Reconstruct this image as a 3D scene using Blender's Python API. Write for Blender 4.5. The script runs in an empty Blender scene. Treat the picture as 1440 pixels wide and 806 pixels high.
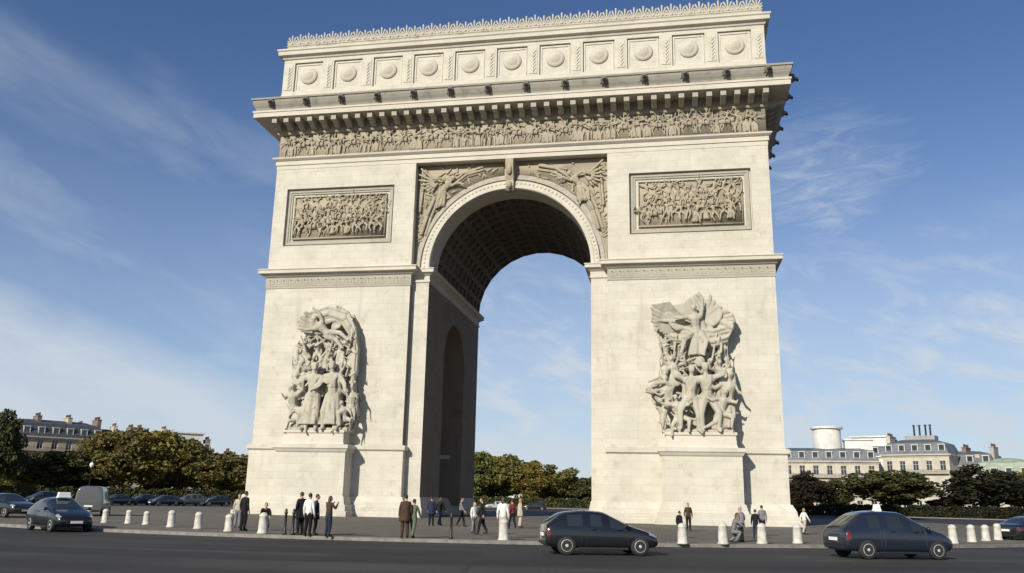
import bpy, bmesh, math, random
from mathutils import Vector, Matrix, noise as mnoise
R = math.radians
S = bpy.context.scene
COL = S.collection
V = Vector

# ------------------------------------------------------------------ camera
CAM = V((13.663, -71.514, 1.784))
YAW, PIT, ROL, FPX = -0.182805, 0.244092, 0.020187, 1201.0
fwd = V((math.sin(YAW)*math.cos(PIT), math.cos(YAW)*math.cos(PIT), math.sin(PIT)))
rt0 = V((math.cos(YAW), -math.sin(YAW), 0)); up0 = rt0.cross(fwd)
rt = rt0*math.cos(ROL)+up0*math.sin(ROL); up = -rt0*math.sin(ROL)+up0*math.cos(ROL)
cd = bpy.data.cameras.new('camera'); cam = bpy.data.objects.new('camera', cd); COL.objects.link(cam)
m = Matrix((rt, up, -fwd)).transposed().to_4x4(); m.translation = CAM; cam.matrix_world = m
cd.sensor_width = 36; cd.lens = FPX/1440*36; cd.clip_start = .1; cd.clip_end = 9000
S.camera = cam

def ray(px, py): return fwd*FPX+rt*(px-720)-up*(py-403)
def at(px, py, d):
    """real place seen at a bearing, at horizontal distance d"""
    r = ray(px, py); k = d/math.hypot(r.x, r.y); return CAM+r*k
def onz(px, py, z=0.0):
    r = ray(px, py); return CAM+r*((z-CAM.z)/r.z)

# ------------------------------------------------------------------ light
SUN_AZ, SUN_EL = R(180+21), R(27)       # azimuth from +Y towards +X
sdir = V((math.sin(SUN_AZ)*math.cos(SUN_EL), math.cos(SUN_AZ)*math.cos(SUN_EL), math.sin(SUN_EL)))
sl = bpy.data.lights.new('sun', 'SUN'); sl.energy = 4.5; sl.angle = R(.53); sl.color = (1, .935, .81)
so = bpy.data.objects.new('sun', sl); COL.objects.link(so)
so.rotation_euler = (-sdir).to_track_quat('-Z', 'Y').to_euler(); so.location = (-60, -120, 90)

class NT:
    """small helper around a node tree"""
    def __init__(s, t): s.t = t; t.nodes.clear()
    def n(s, typ, **kw):
        n = s.t.nodes.new(typ); ins = kw.pop('i', {})
        for k, v in kw.items(): setattr(n, k, v)
        for k, v in ins.items(): s.put(n.inputs[k], v)
        return n
    def put(s, sock, v):
        if isinstance(v, bpy.types.NodeSocket): s.t.links.new(v, sock)
        elif isinstance(v, bpy.types.Node): s.t.links.new(v.outputs[0], sock)
        else: sock.default_value = v
    def math(s, op, a, b=0.0, c=None, clamp=False):
        n = s.n('ShaderNodeMath', operation=op, use_clamp=clamp); s.put(n.inputs[0], a); s.put(n.inputs[1], b)
        if c is not None: s.put(n.inputs[2], c)
        return n.outputs[0]
    def ramp(s, f, a, b, lo=0.0, hi=1.0, smooth=True):
        n = s.n('ShaderNodeMapRange', interpolation_type='SMOOTHSTEP' if smooth else 'LINEAR', clamp=True)
        for k, v in zip(('Value', 'From Min', 'From Max', 'To Min', 'To Max'), (f, a, b, lo, hi)): s.put(n.inputs[k], v)
        return n.outputs[0]
    def noise(s, vec, scale, detail=4, rough=.55, dist=0.0):
        return s.n('ShaderNodeTexNoise', i={'Vector': vec, 'Scale': scale, 'Detail': detail, 'Roughness': rough, 'Distortion': dist}).outputs[0]
    def mix(s, f, a, b, mode='MIX'):
        n = s.n('ShaderNodeMix', data_type='RGBA', blend_type=mode)
        s.put(n.inputs[0], f); s.put(n.inputs[6], a); s.put(n.inputs[7], b); return n.outputs[2]

w = bpy.data.worlds.new('World'); S.world = w; w.use_nodes = True
t = NT(w.node_tree)
out = t.n('ShaderNodeOutputWorld')
sky = t.n('ShaderNodeTexSky', sky_type='NISHITA', sun_disc=False, sun_elevation=SUN_EL, sun_rotation=SUN_AZ,
          air_density=1.0, dust_density=.15, ozone_density=3.0, altitude=50)
skyc = t.n('ShaderNodeMix', data_type='RGBA', blend_type='MULTIPLY'); skyc.inputs[0].default_value = 1; t.put(skyc.inputs[6], sky.outputs[0]); skyc.inputs[7].default_value = (.86, .985, 1.20, 1)
bg = t.n('ShaderNodeBackground', i={'Color': skyc.outputs[2], 'Strength': .07})
tc = t.n('ShaderNodeTexCoord'); gen = tc.outputs['Generated']
sx = t.n('ShaderNodeSeparateXYZ', i={0: gen})
az = t.math('MULTIPLY', t.math('ARCTAN2', sx.outputs[0], sx.outputs[1]), 57.2958)     # degrees from +Y
el = t.math('MULTIPLY', t.math('ARCSINE', sx.outputs[2]), 57.2958)
ae = t.n('ShaderNodeCombineXYZ', i={0: az, 1: el}).outputs[0]
def rotscale(deg, sx_, sy_):
    mp = t.n('ShaderNodeMapping', vector_type='TEXTURE'); t.put(mp.inputs[0], ae)
    mp.inputs['Rotation'].default_value = (0, 0, R(deg)); mp.inputs['Scale'].default_value = (sx_, sy_, 1); return mp.outputs[0]
wob = t.math('MULTIPLY', t.math('SUBTRACT', t.noise(rotscale(-25, 9, 4), 1.0, 3), .5), 5.0)
def streak(az0, el0, slope, half, soft, a0, a1):
    """long soft cirrus band: elevation follows a line in azimuth"""
    line = t.math('ADD', t.math('MULTIPLY', t.math('SUBTRACT', az, az0), slope), el0)
    d = t.math('ABSOLUTE', t.math('ADD', t.math('SUBTRACT', el, line), wob))
    a = t.ramp(d, half, half+soft, 1, 0)
    b = t.math('MULTIPLY', t.ramp(az, a0-6, a0+4), t.ramp(az, a1-6, a1+6, 1, 0))
    return t.math('MULTIPLY', a, b)
fib = t.noise(rotscale(-18, 12, 3.2), 1.0, 8, .64, .9)
soft = t.ramp(t.noise(rotscale(-15, 13, 5.5), 1.0, 6, .58, .8), .30, .72)
fine = t.math('ADD', t.math('MULTIPLY', soft, .65), t.math('MULTIPLY', t.ramp(fib, .30, .74), .35))
puff = t.ramp(t.noise(rotscale(-14, 5, 2.0), 1.0, 6, .6, .4), .42, .75)
bank = t.math('MULTIPLY', t.math('MULTIPLY', t.ramp(t.math('ADD', el, t.math('MULTIPLY', wob, .8)), 15.5, 8.5), t.ramp(az, -26, -40)), t.math('ADD', .45, t.math('MULTIPLY', fine, .6)))
# line of the bank: its upper edge falls towards the right
edge = t.math('SUBTRACT', t.math('SUBTRACT', 12.8, t.math('MULTIPLY', t.math('ADD', az, 42), .3)), t.math('ADD', el, t.math('MULTIPLY', wob, .35)))
bank = t.math('MULTIPLY', t.math('MULTIPLY', t.ramp(edge, -1.2, 4.2), t.ramp(az, -14, -27)), t.math('ADD', .62, t.math('MULTIPLY', fine, .5)))
s1 = t.math('MULTIPLY', streak(-43, 16.8, -.36, .2, 3.6, -60, -24), t.math('ADD', .10, t.math('MULTIPLY', fine, .36)))
s2 = t.math('MULTIPLY', streak(-40, 23.0, -.16, .3, 4.0, -60, -22), t.math('ADD', .06, t.math('MULTIPLY', fine, .28)))
rip = t.ramp(t.noise(rotscale(3, 4.5, 1.1), 1.0, 8, .66, .9), .40, .74)
d8 = t.n('ShaderNodeVectorMath', operation='DISTANCE'); t.put(d8.inputs[0], t.n('ShaderNodeMapping', i={0: ae, 'Scale': (1, 1.35, 1)}).outputs[0]); d8.inputs[1].default_value = (10.5, 26.5, 0)
rp = t.math('MULTIPLY', t.ramp(t.math('ADD', d8.outputs['Value'], t.math('MULTIPLY', wob, 1.3)), 9.5, 0.5), t.math('ADD', .20, t.math('MULTIPLY', rip, .42)))
low = t.math('MULTIPLY', t.ramp(el, 21, 7.0), t.math('ADD', .30, t.math('MULTIPLY', puff, .62)))
low = t.math('MULTIPLY', low, t.ramp(az, -34, -14, .15, 1))
veil = t.math('MULTIPLY', t.ramp(el, 30, 3), .24)
cl = t.math('MAXIMUM', t.math('MAXIMUM', bank, t.math('MAXIMUM', s1, s2)), t.math('MAXIMUM', rp, t.math('ADD', low, veil)))
cl = t.math('MULTIPLY', t.math('MINIMUM', cl, .92), t.ramp(el, -1, 1))
cb = t.n('ShaderNodeBackground', i={'Color': (.50, .555, .62, 1), 'Strength': 1.0})
mx = t.n('ShaderNodeMixShader', i={0: cl, 1: bg.outputs[0], 2: cb.outputs[0]})
t.t.links.new(mx.outputs[0], out.inputs[0])
S.view_settings.view_transform = 'Standard'; S.view_settings.look = 'None'; S.view_settings.gamma = 1
S.view_settings.use_curve_mapping = False; S.view_settings.exposure = .27

# ------------------------------------------------------------------ materials
MATS = {}
def mat(name, col, rough=.6, metal=0.0, spec=.5, var=.0, vscale=2.0, bump=.0, bscale=20.0, coat=0.0, emit=None, trans=0.0, col2=None, objvar=0.0):
    if name in MATS: return MATS[name]
    mm = bpy.data.materials.new(name); mm.use_nodes = True; q = NT(mm.node_tree)
    o = q.n('ShaderNodeOutputMaterial'); b = q.n('ShaderNodeBsdfPrincipled')
    q.t.links.new(b.outputs[0], o.inputs[0])
    c = (*col, 1)
    tcn = q.n('ShaderNodeTexCoord').outputs['Object']
    if var or col2:
        f = q.ramp(q.noise(tcn, vscale, 5, .6), .3, .7)
        c2 = (*col2, 1) if col2 else tuple(min(1, x*(1+var)) for x in col)+(1,)
        c1 = c if col2 else tuple(x*(1-var) for x in col)+(1,)
        cs = q.mix(f, c1, c2)
    else: cs = None
    if objvar:
        oi = q.n('ShaderNodeObjectInfo').outputs['Random']
        hs = q.n('ShaderNodeHueSaturation'); q.put(hs.inputs['Color'], cs if cs else c)
        q.put(hs.inputs['Value'], q.ramp(oi, 0, 1, 1-objvar, 1+objvar, False)); cs = hs.outputs[0]
    q.put(b.inputs['Base Color'], cs if cs else c)
    b.inputs['Roughness'].default_value = rough; b.inputs['Metallic'].default_value = metal
    b.inputs['Specular IOR Level'].default_value = spec
    b.inputs['Coat Weight'].default_value = coat; b.inputs['Coat Roughness'].default_value = .05
    if trans: b.inputs['Transmission Weight'].default_value = trans
    if bump:
        bn = q.n('ShaderNodeBump', i={'Strength': bump, 'Distance': .05, 'Height': q.noise(tcn, bscale, 5, .6)})
        q.put(b.inputs['Normal'], bn)
    if emit: b.inputs['Emission Color'].default_value = (*emit[0], 1); b.inputs['Emission Strength'].default_value = emit[1]
    MATS[name] = mm; return mm

def stone(name, col, dark, joints=True, grime=.35, bump=.25, course=.62, block=1.5):
    """ashlar: thin joints, blocks of slightly different tone, rain streaks and lichen patches of their own shape"""
    mm = bpy.data.materials.new(name); mm.use_nodes = True; q = NT(mm.node_tree)
    o = q.n('ShaderNodeOutputMaterial'); b = q.n('ShaderNodeBsdfPrincipled', i={'Roughness': .85, 'Specular IOR Level': .25})
    q.t.links.new(b.outputs[0], o.inputs[0])
    ob = q.n('ShaderNodeTexCoord').outputs['Object']
    sp = q.n('ShaderNodeSeparateXYZ', i={0: ob})
    uv = q.n('ShaderNodeCombineXYZ', i={0: q.math('ADD', sp.outputs[0], sp.outputs[1]), 1: sp.outputs[2]}).outputs[0]
    c1 = (*col, 1); c2 = tuple(x*.88 for x in col)+(1,)
    cs = q.mix(q.ramp(q.noise(ob, .35, 5, .6), .35, .7), c1, c2)
    cs = q.mix(q.ramp(q.noise(ob, .11, 4, .6), .5, .7, 0, .5), cs, tuple(x*k_ for x, k_ in zip(col, (.88, .86, .80)))+(1,))
    h = q.noise(ob, 7, 6, .65)
    if joints:
        br = q.n('ShaderNodeTexBrick', i={'Vector': uv, 'Color1': (1, 1, 1, 1), 'Color2': (.90, .89, .875, 1), 'Mortar': (.78, .75, .70, 1), 'Scale': 1.0,
                 'Mortar Size': .014, 'Mortar Smooth': .3, 'Brick Width': block, 'Row Height': course, 'Bias': -.2})
        cs = q.mix(.75, cs, br.outputs[0], 'MULTIPLY')
        h = q.math('SUBTRACT', q.math('MULTIPLY', h, .4), q.math('MULTIPLY', br.outputs[1], .7))
    st = q.n('ShaderNodeMapping', i={0: uv, 'Scale': (1.1, .09, 1)}).outputs[0]
    streak = q.ramp(q.noise(st, 1.0, 6, .7), .52, .78)
    patch = q.ramp(q.noise(ob, .9, 7, .7), .5, .75)
    g = q.math('MULTIPLY', q.math('MAXIMUM', q.math('MULTIPLY', streak, .8), patch), grime)
    cs = q.mix(g, cs, (*dark, 1))
    q.put(b.inputs['Base Color'], cs)
    q.put(b.inputs['Normal'], q.n('ShaderNodeBump', i={'Strength': bump, 'Distance': .04, 'Height': h}))
    MATS[name] = mm; return mm

STONE = stone('ashlar_stone', (.56, .53, .455), (.30, .27, .21), grime=.55)
CARVED = stone('weathered_carved_stone', (.45, .42, .345), (.17, .15, .115), joints=False, grime=.8, bump=.7)
RELIEF = stone('weathered_relief_stone', (.375, .33, .245), (.18, .152, .11), joints=False, grime=.7, bump=.4)
TRIM = stone('moulding_stone', (.55, .51, .43), (.33, .30, .25), joints=False, grime=.4)
CYMA = stone('weathered_gutter_stone', (.30, .28, .235), (.13, .12, .10), joints=False, grime=.7, bump=.5)
PASSAGE_SHADE = stone('shade_toned_passage_stone', (.22, .182, .14), (.12, .098, .075), grime=.6)  # shade inside the passages is put into this stone colour
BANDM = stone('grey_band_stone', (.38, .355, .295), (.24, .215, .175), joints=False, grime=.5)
VAULT = stone('shade_toned_vault_stone', (.135, .112, .087), (.07, .058, .046), joints=False, grime=.5)  # gloom under the vault painted in as a darker stone
GRANITE = mat('kerb_granite', (.19, .18, .155), .8, var=.2, vscale=3, bump=.3)
BOLL = mat('bollard_stone', (.50, .475, .42), .8, var=.2, vscale=4, bump=.3, bscale=30)

# ------------------------------------------------------------------ mesh builder
class MB:
    def __init__(s): s.v = []; s.f = []; s.mi = []; s.cur = 0
    def add(s, vs, fs):
        o = len(s.v); s.v += [tuple(p) for p in vs]
        for f in fs: s.f.append([i+o for i in f]); s.mi.append(s.cur)
    def box(s, x0, x1, y0, y1, z0, z1):
        s.add([(x0, y0, z0), (x1, y0, z0), (x1, y1, z0), (x0, y1, z0), (x0, y0, z1), (x1, y0, z1), (x1, y1, z1), (x0, y1, z1)],
              [(0, 3, 2, 1), (4, 5, 6, 7), (0, 1, 5, 4), (1, 2, 6, 5), (2, 3, 7, 6), (3, 0, 4, 7)])
    def obox(s, c, ax, ay, az_):
        """box by centre and three half-axis vectors"""
        c = V(c); P = [c+ax*i+ay*j+az_*k for k in (-1, 1) for i, j in ((-1, -1), (1, -1), (1, 1), (-1, 1))]
        s.add(P, [(0, 3, 2, 1), (4, 5, 6, 7), (0, 1, 5, 4), (1, 2, 6, 5), (2, 3, 7, 6), (3, 0, 4, 7)])
    def ring(s, x0, x1, y0, y1, prof):
        """mouldings swept round a rectangle: prof = [(projection, z)...]"""
        vs = []
        for p, z in prof: vs += [(x0-p, y0-p, z), (x1+p, y0-p, z), (x1+p, y1+p, z), (x0-p, y1+p, z)]
        fs = [(3, 2, 1, 0)]; n = len(prof)
        for k in range(n-1):
            for i in range(4): a = k*4+i; b = k*4+(i+1) % 4; fs.append((a, b, b+4, a+4))
        e = (n-1)*4; fs.append((e, e+1, e+2, e+3)); s.add(vs, fs)
    def extrude(s, pts, axis, a, b):
        """polygon extruded along x ('x': pts are (y,z)) or y ('y': pts are (x,z)) or z"""
        mk = {'x': lambda p, k: (k, p[0], p[1]), 'y': lambda p, k: (p[0], k, p[1]), 'z': lambda p, k: (p[0], p[1], k)}[axis]
        n = len(pts); vs = [mk(p, a) for p in pts]+[mk(p, b) for p in pts]
        s.add(vs, [list(range(n))[::-1], list(range(n, 2*n))]+[(i, (i+1) % n, (i+1) % n+n, i+n) for i in range(n)])
    def cap(s, p0, p1, r0, r1, n=8, rings=2, flat=None):
        """tapered limb with rounded ends; flat=(axis, k) squashes it along axis"""
        p0 = V(p0); p1 = V(p1); d = p1-p0; L = d.length
        if L < 1e-6: d = V((0, 0, 1)); L = 1e-6
        d = d/L; a = d.orthogonal().normalized(); b = d.cross(a)
        vs = []; st = []
        for k in range(rings+1):
            th = math.pi/2*(k/rings); st.append((p0-d*r0*math.cos(th), r0*math.sin(th)))
        for k in range(rings+1):
            th = math.pi/2*(k/rings); st.append((p1+d*r1*math.sin(th), r1*math.cos(th)))
        for c, r in st:
            for i in range(n):
                q = 2*math.pi*i/n; o = (a*math.cos(q)+b*math.sin(q))*max(r, 1e-4)
                if flat: o = o-flat[0]*o.dot(flat[0])*(1-flat[1])
                vs.append(c+o)
        fs = []
        for k in range(len(st)-1):
            for i in range(n): fs.append((k*n+i, k*n+(i+1) % n, (k+1)*n+(i+1) % n, (k+1)*n+i))
        fs.append(list(range(n))[::-1]); fs.append([(len(st)-1)*n+i for i in range(n)])
        s.add(vs, fs)
    def ell(s, c, rx, ry, rz, n=10, m_=6, rot=None):
        c = V(c); vs = []; fs = []
        for j in range(m_+1):
            th = math.pi*j/m_
            for i in range(n):
                q = 2*math.pi*i/n; p = V((rx*math.sin(th)*math.cos(q), ry*math.sin(th)*math.sin(q), rz*math.cos(th)))
                if rot: p = rot @ p
                vs.append(c+p)
        for j in range(m_):
            for i in range(n): fs.append((j*n+i, (j+1)*n+i, (j+1)*n+(i+1) % n, j*n+(i+1) % n))
        s.add(vs, fs)
    def drape(s, p0, p1, r0, r1, folds=9, amp=.2, n=36, seg=6, seed=0.0, flat=.75):
        """hanging cloth: a tapered tube whose radius runs in folds"""
        p0 = V(p0); p1 = V(p1); vs = []; fs = []
        for k in range(seg+1):
            u = k/seg; c = p0.lerp(p1, u); r = r0+(r1-r0)*u
            for i in range(n):
                q = 2*math.pi*i/n; rr = r*(1+amp*u*math.sin(folds*q+seed+u*1.5)+.05*math.sin(3*q+seed*2))
                vs.append((c.x+rr*math.cos(q), c.y+rr*flat*math.sin(q), c.z))
        for k in range(seg):
            for i in range(n): fs.append((k*n+i, k*n+(i+1) % n, (k+1)*n+(i+1) % n, (k+1)*n+i))
        fs.append(list(range(n))[::-1]); fs.append([seg*n+i for i in range(n)]); s.add(vs, fs)
    def lathe(s, prof, n=24, c=(0, 0, 0), axis='z'):
        vs = []; fs = []
        for r, z in prof:
            for i in range(n):
                q = 2*math.pi*i/n; a, b = r*math.cos(q), r*math.sin(q)
                vs.append((c[0]+a, c[1]+b, c[2]+z) if axis == 'z' else (c[0]+a, c[1]+z, c[2]+b) if axis == 'y' else (c[0]+z, c[1]+a, c[2]+b))
        for k in range(len(prof)-1):
            for i in range(n): fs.append((k*n+i, k*n+(i+1) % n, (k+1)*n+(i+1) % n, (k+1)*n+i))
        fs.append(list(range(n))[::-1]); fs.append([(len(prof)-1)*n+i for i in range(n)]); s.add(vs, fs)
    def mesh(s, name, mats, smooth=False, fix=True):
        me = bpy.data.meshes.new(name); me.from_pydata(s.v, [], s.f)
        for m_ in (mats if isinstance(mats, (list, tuple)) else [mats]): me.materials.append(m_)
        me.polygons.foreach_set('material_index', s.mi)
        if fix:
            bm = bmesh.new(); bm.from_mesh(me); bmesh.ops.recalc_face_normals(bm, faces=bm.faces); bm.to_mesh(me); bm.free()
        if smooth: me.shade_smooth()
        me.update(); return me
    def build(s, name, mats, parent=None, smooth=False, fix=True, bevel=0.0, loc=None):
        ob = link(name, s.mesh(name, mats, smooth, fix), parent)
        if loc: ob.location = loc
        if bevel:
            md = ob.modifiers.new('bevel', 'BEVEL'); md.width = bevel; md.segments = 2; md.limit_method = 'ANGLE'; md.angle_limit = R(50)
        return ob
def link(name, data, parent=None):
    ob = bpy.data.objects.new(name, data); COL.objects.link(ob)
    if parent: ob.parent = parent
    return ob
def tag(o, label=None, cat=None, group=None, kind=None):
    for k, v in (('label', label), ('category', cat), ('group', group), ('kind', kind)):
        if v: o[k] = v
    return o
def thing(name, label, cat, loc=(0, 0, 0), rz=0.0, group=None):
    o = link(name, None); o.location = loc; o.rotation_euler = (0, 0, rz); return tag(o, label, cat, group)
def copy_tree(o, parent=None):
    c = o.copy(); COL.objects.link(c)
    c.parent = parent
    for ch in list(o.children): copy_tree(ch, c)
    return c
def bake(ob):
    """apply the modifiers of an object into its own mesh"""
    dg = bpy.context.evaluated_depsgraph_get(); dg.update()
    me = bpy.data.meshes.new_from_object(ob.evaluated_get(dg)); ob.modifiers.clear(); ob.data = me; return me

# ------------------------------------------------------------------ ground
CX, CY = -1.5, 11.0                      # centre of the round place
RK = 47.6                                # kerb of the central island
ASPH = bpy.data.materials.new('asphalt'); ASPH.use_nodes = True
q = NT(ASPH.node_tree); o = q.n('ShaderNodeOutputMaterial'); b = q.n('ShaderNodeBsdfPrincipled', i={'Roughness': .82, 'Specular IOR Level': .35}); q.t.links.new(b.outputs[0], o.inputs[0])
ob_ = q.n('ShaderNodeTexCoord').outputs['Object']
sp = q.n('ShaderNodeSeparateXYZ', i={0: ob_})
rad = q.n('ShaderNodeVectorMath', operation='LENGTH'); q.put(rad.inputs[0], q.n('ShaderNodeCombineXYZ', i={0: sp.outputs[0], 1: sp.outputs[1]}).outputs[0]); rr_ = rad.outputs['Value']
ang = q.math('ARCTAN2', sp.outputs[1], sp.outputs[0])
polar = q.n('ShaderNodeCombineXYZ', i={0: q.math('MULTIPLY', ang, 14.0), 1: q.math('MULTIPLY', rr_, 1.0)}).outputs[0]
lanes = q.noise(q.n('ShaderNodeMapping', i={0: polar, 'Scale': (.10, .42, 1)}).outputs[0], 1.0, 4, .6)
c = q.mix(q.ramp(q.noise(ob_, .06, 5, .65), .35, .7), (.024, .0235, .023, 1), (.058, .054, .050, 1))
c = q.mix(q.ramp(lanes, .42, .62, 0, .85), c, (.017, .0165, .017, 1))
pb = q.n('ShaderNodeTexBrick', offset=.37, i={'Vector': q.n('ShaderNodeMapping', i={0: polar, 'Scale': (3.2, 1, 1)}).outputs[0], 'Color1': (1.25, 1.22, 1.18, 1), 'Color2': (.62, .62, .64, 1), 'Mortar': (.5, .5, .5, 1), 'Scale': 1.0, 'Mortar Size': .05, 'Bias': -.1, 'Brick Width': 9.0, 'Row Height': 3.1})
c = q.mix(.85, c, pb.outputs[0], 'MULTIPLY')
c = q.mix(q.ramp(q.noise(ob_, 60, 2, .6), .45, .75, 0, .5), c, (.085, .08, .074, 1))
c = q.mix(q.ramp(q.noise(ob_, .7, 6, .7), .62, .7, 0, .5), c, (.016, .016, .017, 1))
q.put(b.inputs['Base Color'], c)
vo = q.n('ShaderNodeTexVoronoi', feature='DISTANCE_TO_EDGE', i={'Vector': ob_, 'Scale': 7.0})
q.put(b.inputs['Normal'], q.n('ShaderNodeBump', i={'Strength': .5, 'Distance': .012, 'Height': q.math('ADD', q.ramp(vo.outputs[0], 0, .08), q.noise(ob_, 45, 3, .7))}))

SETT = bpy.data.materials.new('granite_setts'); SETT.use_nodes = True
q = NT(SETT.node_tree); o = q.n('ShaderNodeOutputMaterial'); b = q.n('ShaderNodeBsdfPrincipled', i={'Roughness': .85, 'Specular IOR Level': .3}); q.t.links.new(b.outputs[0], o.inputs[0])
ob_ = q.n('ShaderNodeTexCoord').outputs['Object']
br = q.n('ShaderNodeTexBrick', i={'Vector': ob_, 'Color1': (.19, .168, .135, 1), 'Color2': (.12, .105, .085, 1), 'Mortar': (.06, .055, .05, 1), 'Scale': 1.0, 'Mortar Size': .018, 'Brick Width': .42, 'Row Height': .26})
c = q.mix(q.ramp(q.noise(ob_, .35, 5, .65), .3, .75, 0, .6), br.outputs[0], (.10, .088, .07, 1))
c = q.mix(q.ramp(q.noise(ob_, .12, 4, .6), .5, .7, 0, .55), c, (.21, .188, .15, 1))
q.put(b.inputs['Base Color'], c)
q.put(b.inputs['Normal'], q.n('ShaderNodeBump', i={'Strength': .4, 'Distance': .02, 'Height': q.math('SUBTRACT', q.noise(ob_, 15, 4, .6), br.outputs[1])}))

def disc(name, r0, r1, z0, z1, m_, n=256):
    """annulus or disc with a vertical rim"""
    mb = MB(); P = lambda r, z: [(r*math.cos(2*math.pi*i/n), r*math.sin(2*math.pi*i/n), z) for i in range(n)]
    if r0 == 0:
        mb.add(P(r1, z0)+P(r1, z1), [tuple(range(n, 2*n))]+[(i, (i+1) % n, (i+1) % n+n, i+n) for i in range(n)])
    else:
        mb.add(P(r1, z0)+P(r1, z1)+P(r0, z1)+P(r0, z0), [((i)+k*n, (i+1) % n+k*n, (i+1) % n+k*n+n, i+k*n+n) for i in range(n) for k in range(3)])
    ob = mb.build(name, m_); ob.location = (CX, CY, 0); return tag(ob, kind='structure')
g = MB(); n = 128; rs = [1, 40, 80, 120, 200, 500, 1500, 5000]
g.add([(r*math.cos(2*math.pi*i/n), r*math.sin(2*math.pi*i/n), 0) for r in rs for i in range(n)],
      [tuple(range(n))]+[(k*n+i, k*n+(i+1) % n, (k+1)*n+(i+1) % n, (k+1)*n+i) for k in range(len(rs)-1) for i in range(n)])
gr = g.build('road', ASPH); gr.location = (CX, CY, 0); tag(gr, kind='structure')
PZ = .13
disc('plaza_pavement', 0, RK-.34, 0, PZ, SETT)
disc('kerb', RK-.335, RK, 0, PZ+.012, GRANITE)
disc('outer_kerb', 103, 103.35, 0, .142, GRANITE)
disc('outer_pavement', 103.355, 420, 0, .13, mat('outer_paving', (.14, .13, .115), .85, var=.2, vscale=.5, bump=.2))

# ------------------------------------------------------------------ carved figures
def ydir(a, b=0.0):
    """direction in the facade plane: a degrees from straight up, clockwise as seen from the front; b leans out to the viewer"""
    return V((math.sin(R(a))*math.cos(R(b)), -math.sin(R(b)), math.cos(R(a))*math.cos(R(b))))
def carved(mb, P, h, lean=0, arms=((150, 10, 150, 10), (-150, 10, -150, 10)), legs=((172, 5, 178, 0), (-172, 5, -178, 0)), skirt=False, cloak=None, helmet=False, n=8, head=0, squash=1.0, seed=0.0):
    """stone figure: P = hips, h = standing height"""
    P = V(P); sq = (V((0, 1, 0)), squash) if squash < 1 else None
    th_ = 1.06 if squash == 1.0 else 1.0
    C_ = lambda a, b, r0, r1: mb.cap(a, b, r0*h*th_, r1*h*th_, n, 2, sq)
    u = ydir(lean, 8); side = V((u.z, 0, -u.x)).normalized()
    ch = P+u*.2*h; nk = P+u*.335*h; hd = nk+ydir(lean+head, 12)*.085*h
    C_(P, P+u*.10*h, .082, .07); C_(P+u*.12*h, ch+u*.04*h, .075, .095)
    C_(ch+u*.06*h-side*.07*h, ch+u*.06*h+side*.07*h, .062, .062)
    C_(nk-u*.02*h, hd, .032, .032)
    mb.ell(hd+u*.012*h, .050*h, .056*h*squash, .068*h, n, 6)
    mb.ell(hd+V((0, -.052*h*squash, .0)), .014*h, .02*h*squash, .02*h, 6, 4)
    if helmet:
        mb.ell(hd+u*.03*h, .058*h, .062*h*squash, .055*h, n, 5); mb.cap(hd+u*.07*h-side*.05*h, hd+u*.1*h+side*.02*h, .018*h, .03*h, 6)
    else:
        mb.ell(hd+u*.03*h+V((0, .015*h, 0)), .057*h, .055*h*squash, .052*h, n, 5)
    for sgn, (a1, b1, a2, b2) in zip((1, -1), arms):
        sh = ch+u*.075*h+side*(.105*h*sgn); eb = sh+ydir(a1, b1)*.165*h; hn = eb+ydir(a2, b2)*.15*h
        C_(sh, eb, .042, .033); C_(eb, hn, .033, .024)
        mb.ell(hn+ydir(a2, b2)*.03*h, .026*h, .022*h, .036*h, 6, 4)
    for sgn, (a1, b1, a2, b2) in zip((1, -1), legs):
        hp = P+side*(.052*h*sgn)-u*.01*h; kn = hp+ydir(a1, b1)*.235*h; an = kn+ydir(a2, b2)*.235*h
        C_(hp, kn, .067, .045); C_(kn, an, .047, .028); C_(an, an+V((.02*h*sgn, -.085*h*max(squash, .5), -.018*h)), .027, .02)
    if skirt:
        mb.drape(P+u*.03*h, P-V((0, 0, 1))*.42*h-V((u.x*.1*h, 0, 0)), .085*h, .15*h, 8, .22, 32 if n > 6 else 16, 5, seed, .8*squash)
    if cloak is not None:
        for k in range(5):
            a0 = ch+u*.08*h+side*(-.1+.05*k)*h+V((0, .05*h, 0)); d_ = ydir(cloak+(k-2)*6, -5)
            C_(a0, a0+d_*(.34+.05*(k % 3))*h, .03, .045)
def wing(mb, root, a0, a1, L, nf=8, r=.16, out=-.25):
    """fan of overlapping feathers"""
    root = V(root)
    for k in range(nf):
        u = k/(nf-1); a = a0+(a1-a0)*u; l = L*(1-.45*u); d = ydir(a, 10)
        mb.cap(root+d*.1*l+V((0, out*.3*(1-u), 0)), root+d*l+V((0, out*(1-u), 0)), r*.8, r*.45, 8, 2, (V((0, 1, 0)), .55))
        mb.cap(root+V((0, out*.6, 0)), root+d*l*.5+V((0, out*1.1, 0)), r*.8, r*.6, 8, 2, (V((0, 1, 0)), .6))
def folds(mb, pts, wid, nf=5, r=.16):
    """billowing cloth carved as parallel ridges following pts"""
    for k in range(nf):
        off = (k/(nf-1)-.5)*wid
        for (p, q_) in zip(pts[:-1], pts[1:]):
            p = V(p); q_ = V(q_); d = (q_-p); nrm = V((-d.z, 0, d.x)).normalized()
            z = -.12*math.sin(k*2.1)
            mb.cap(p+nrm*off+V((0, z, 0)), q_+nrm*off*1.05+V((0, z*1.3, 0)), r*(.8+.3*((k*7) % 3)/2), r*(.9+.2*(k % 2)), 8)
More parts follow.
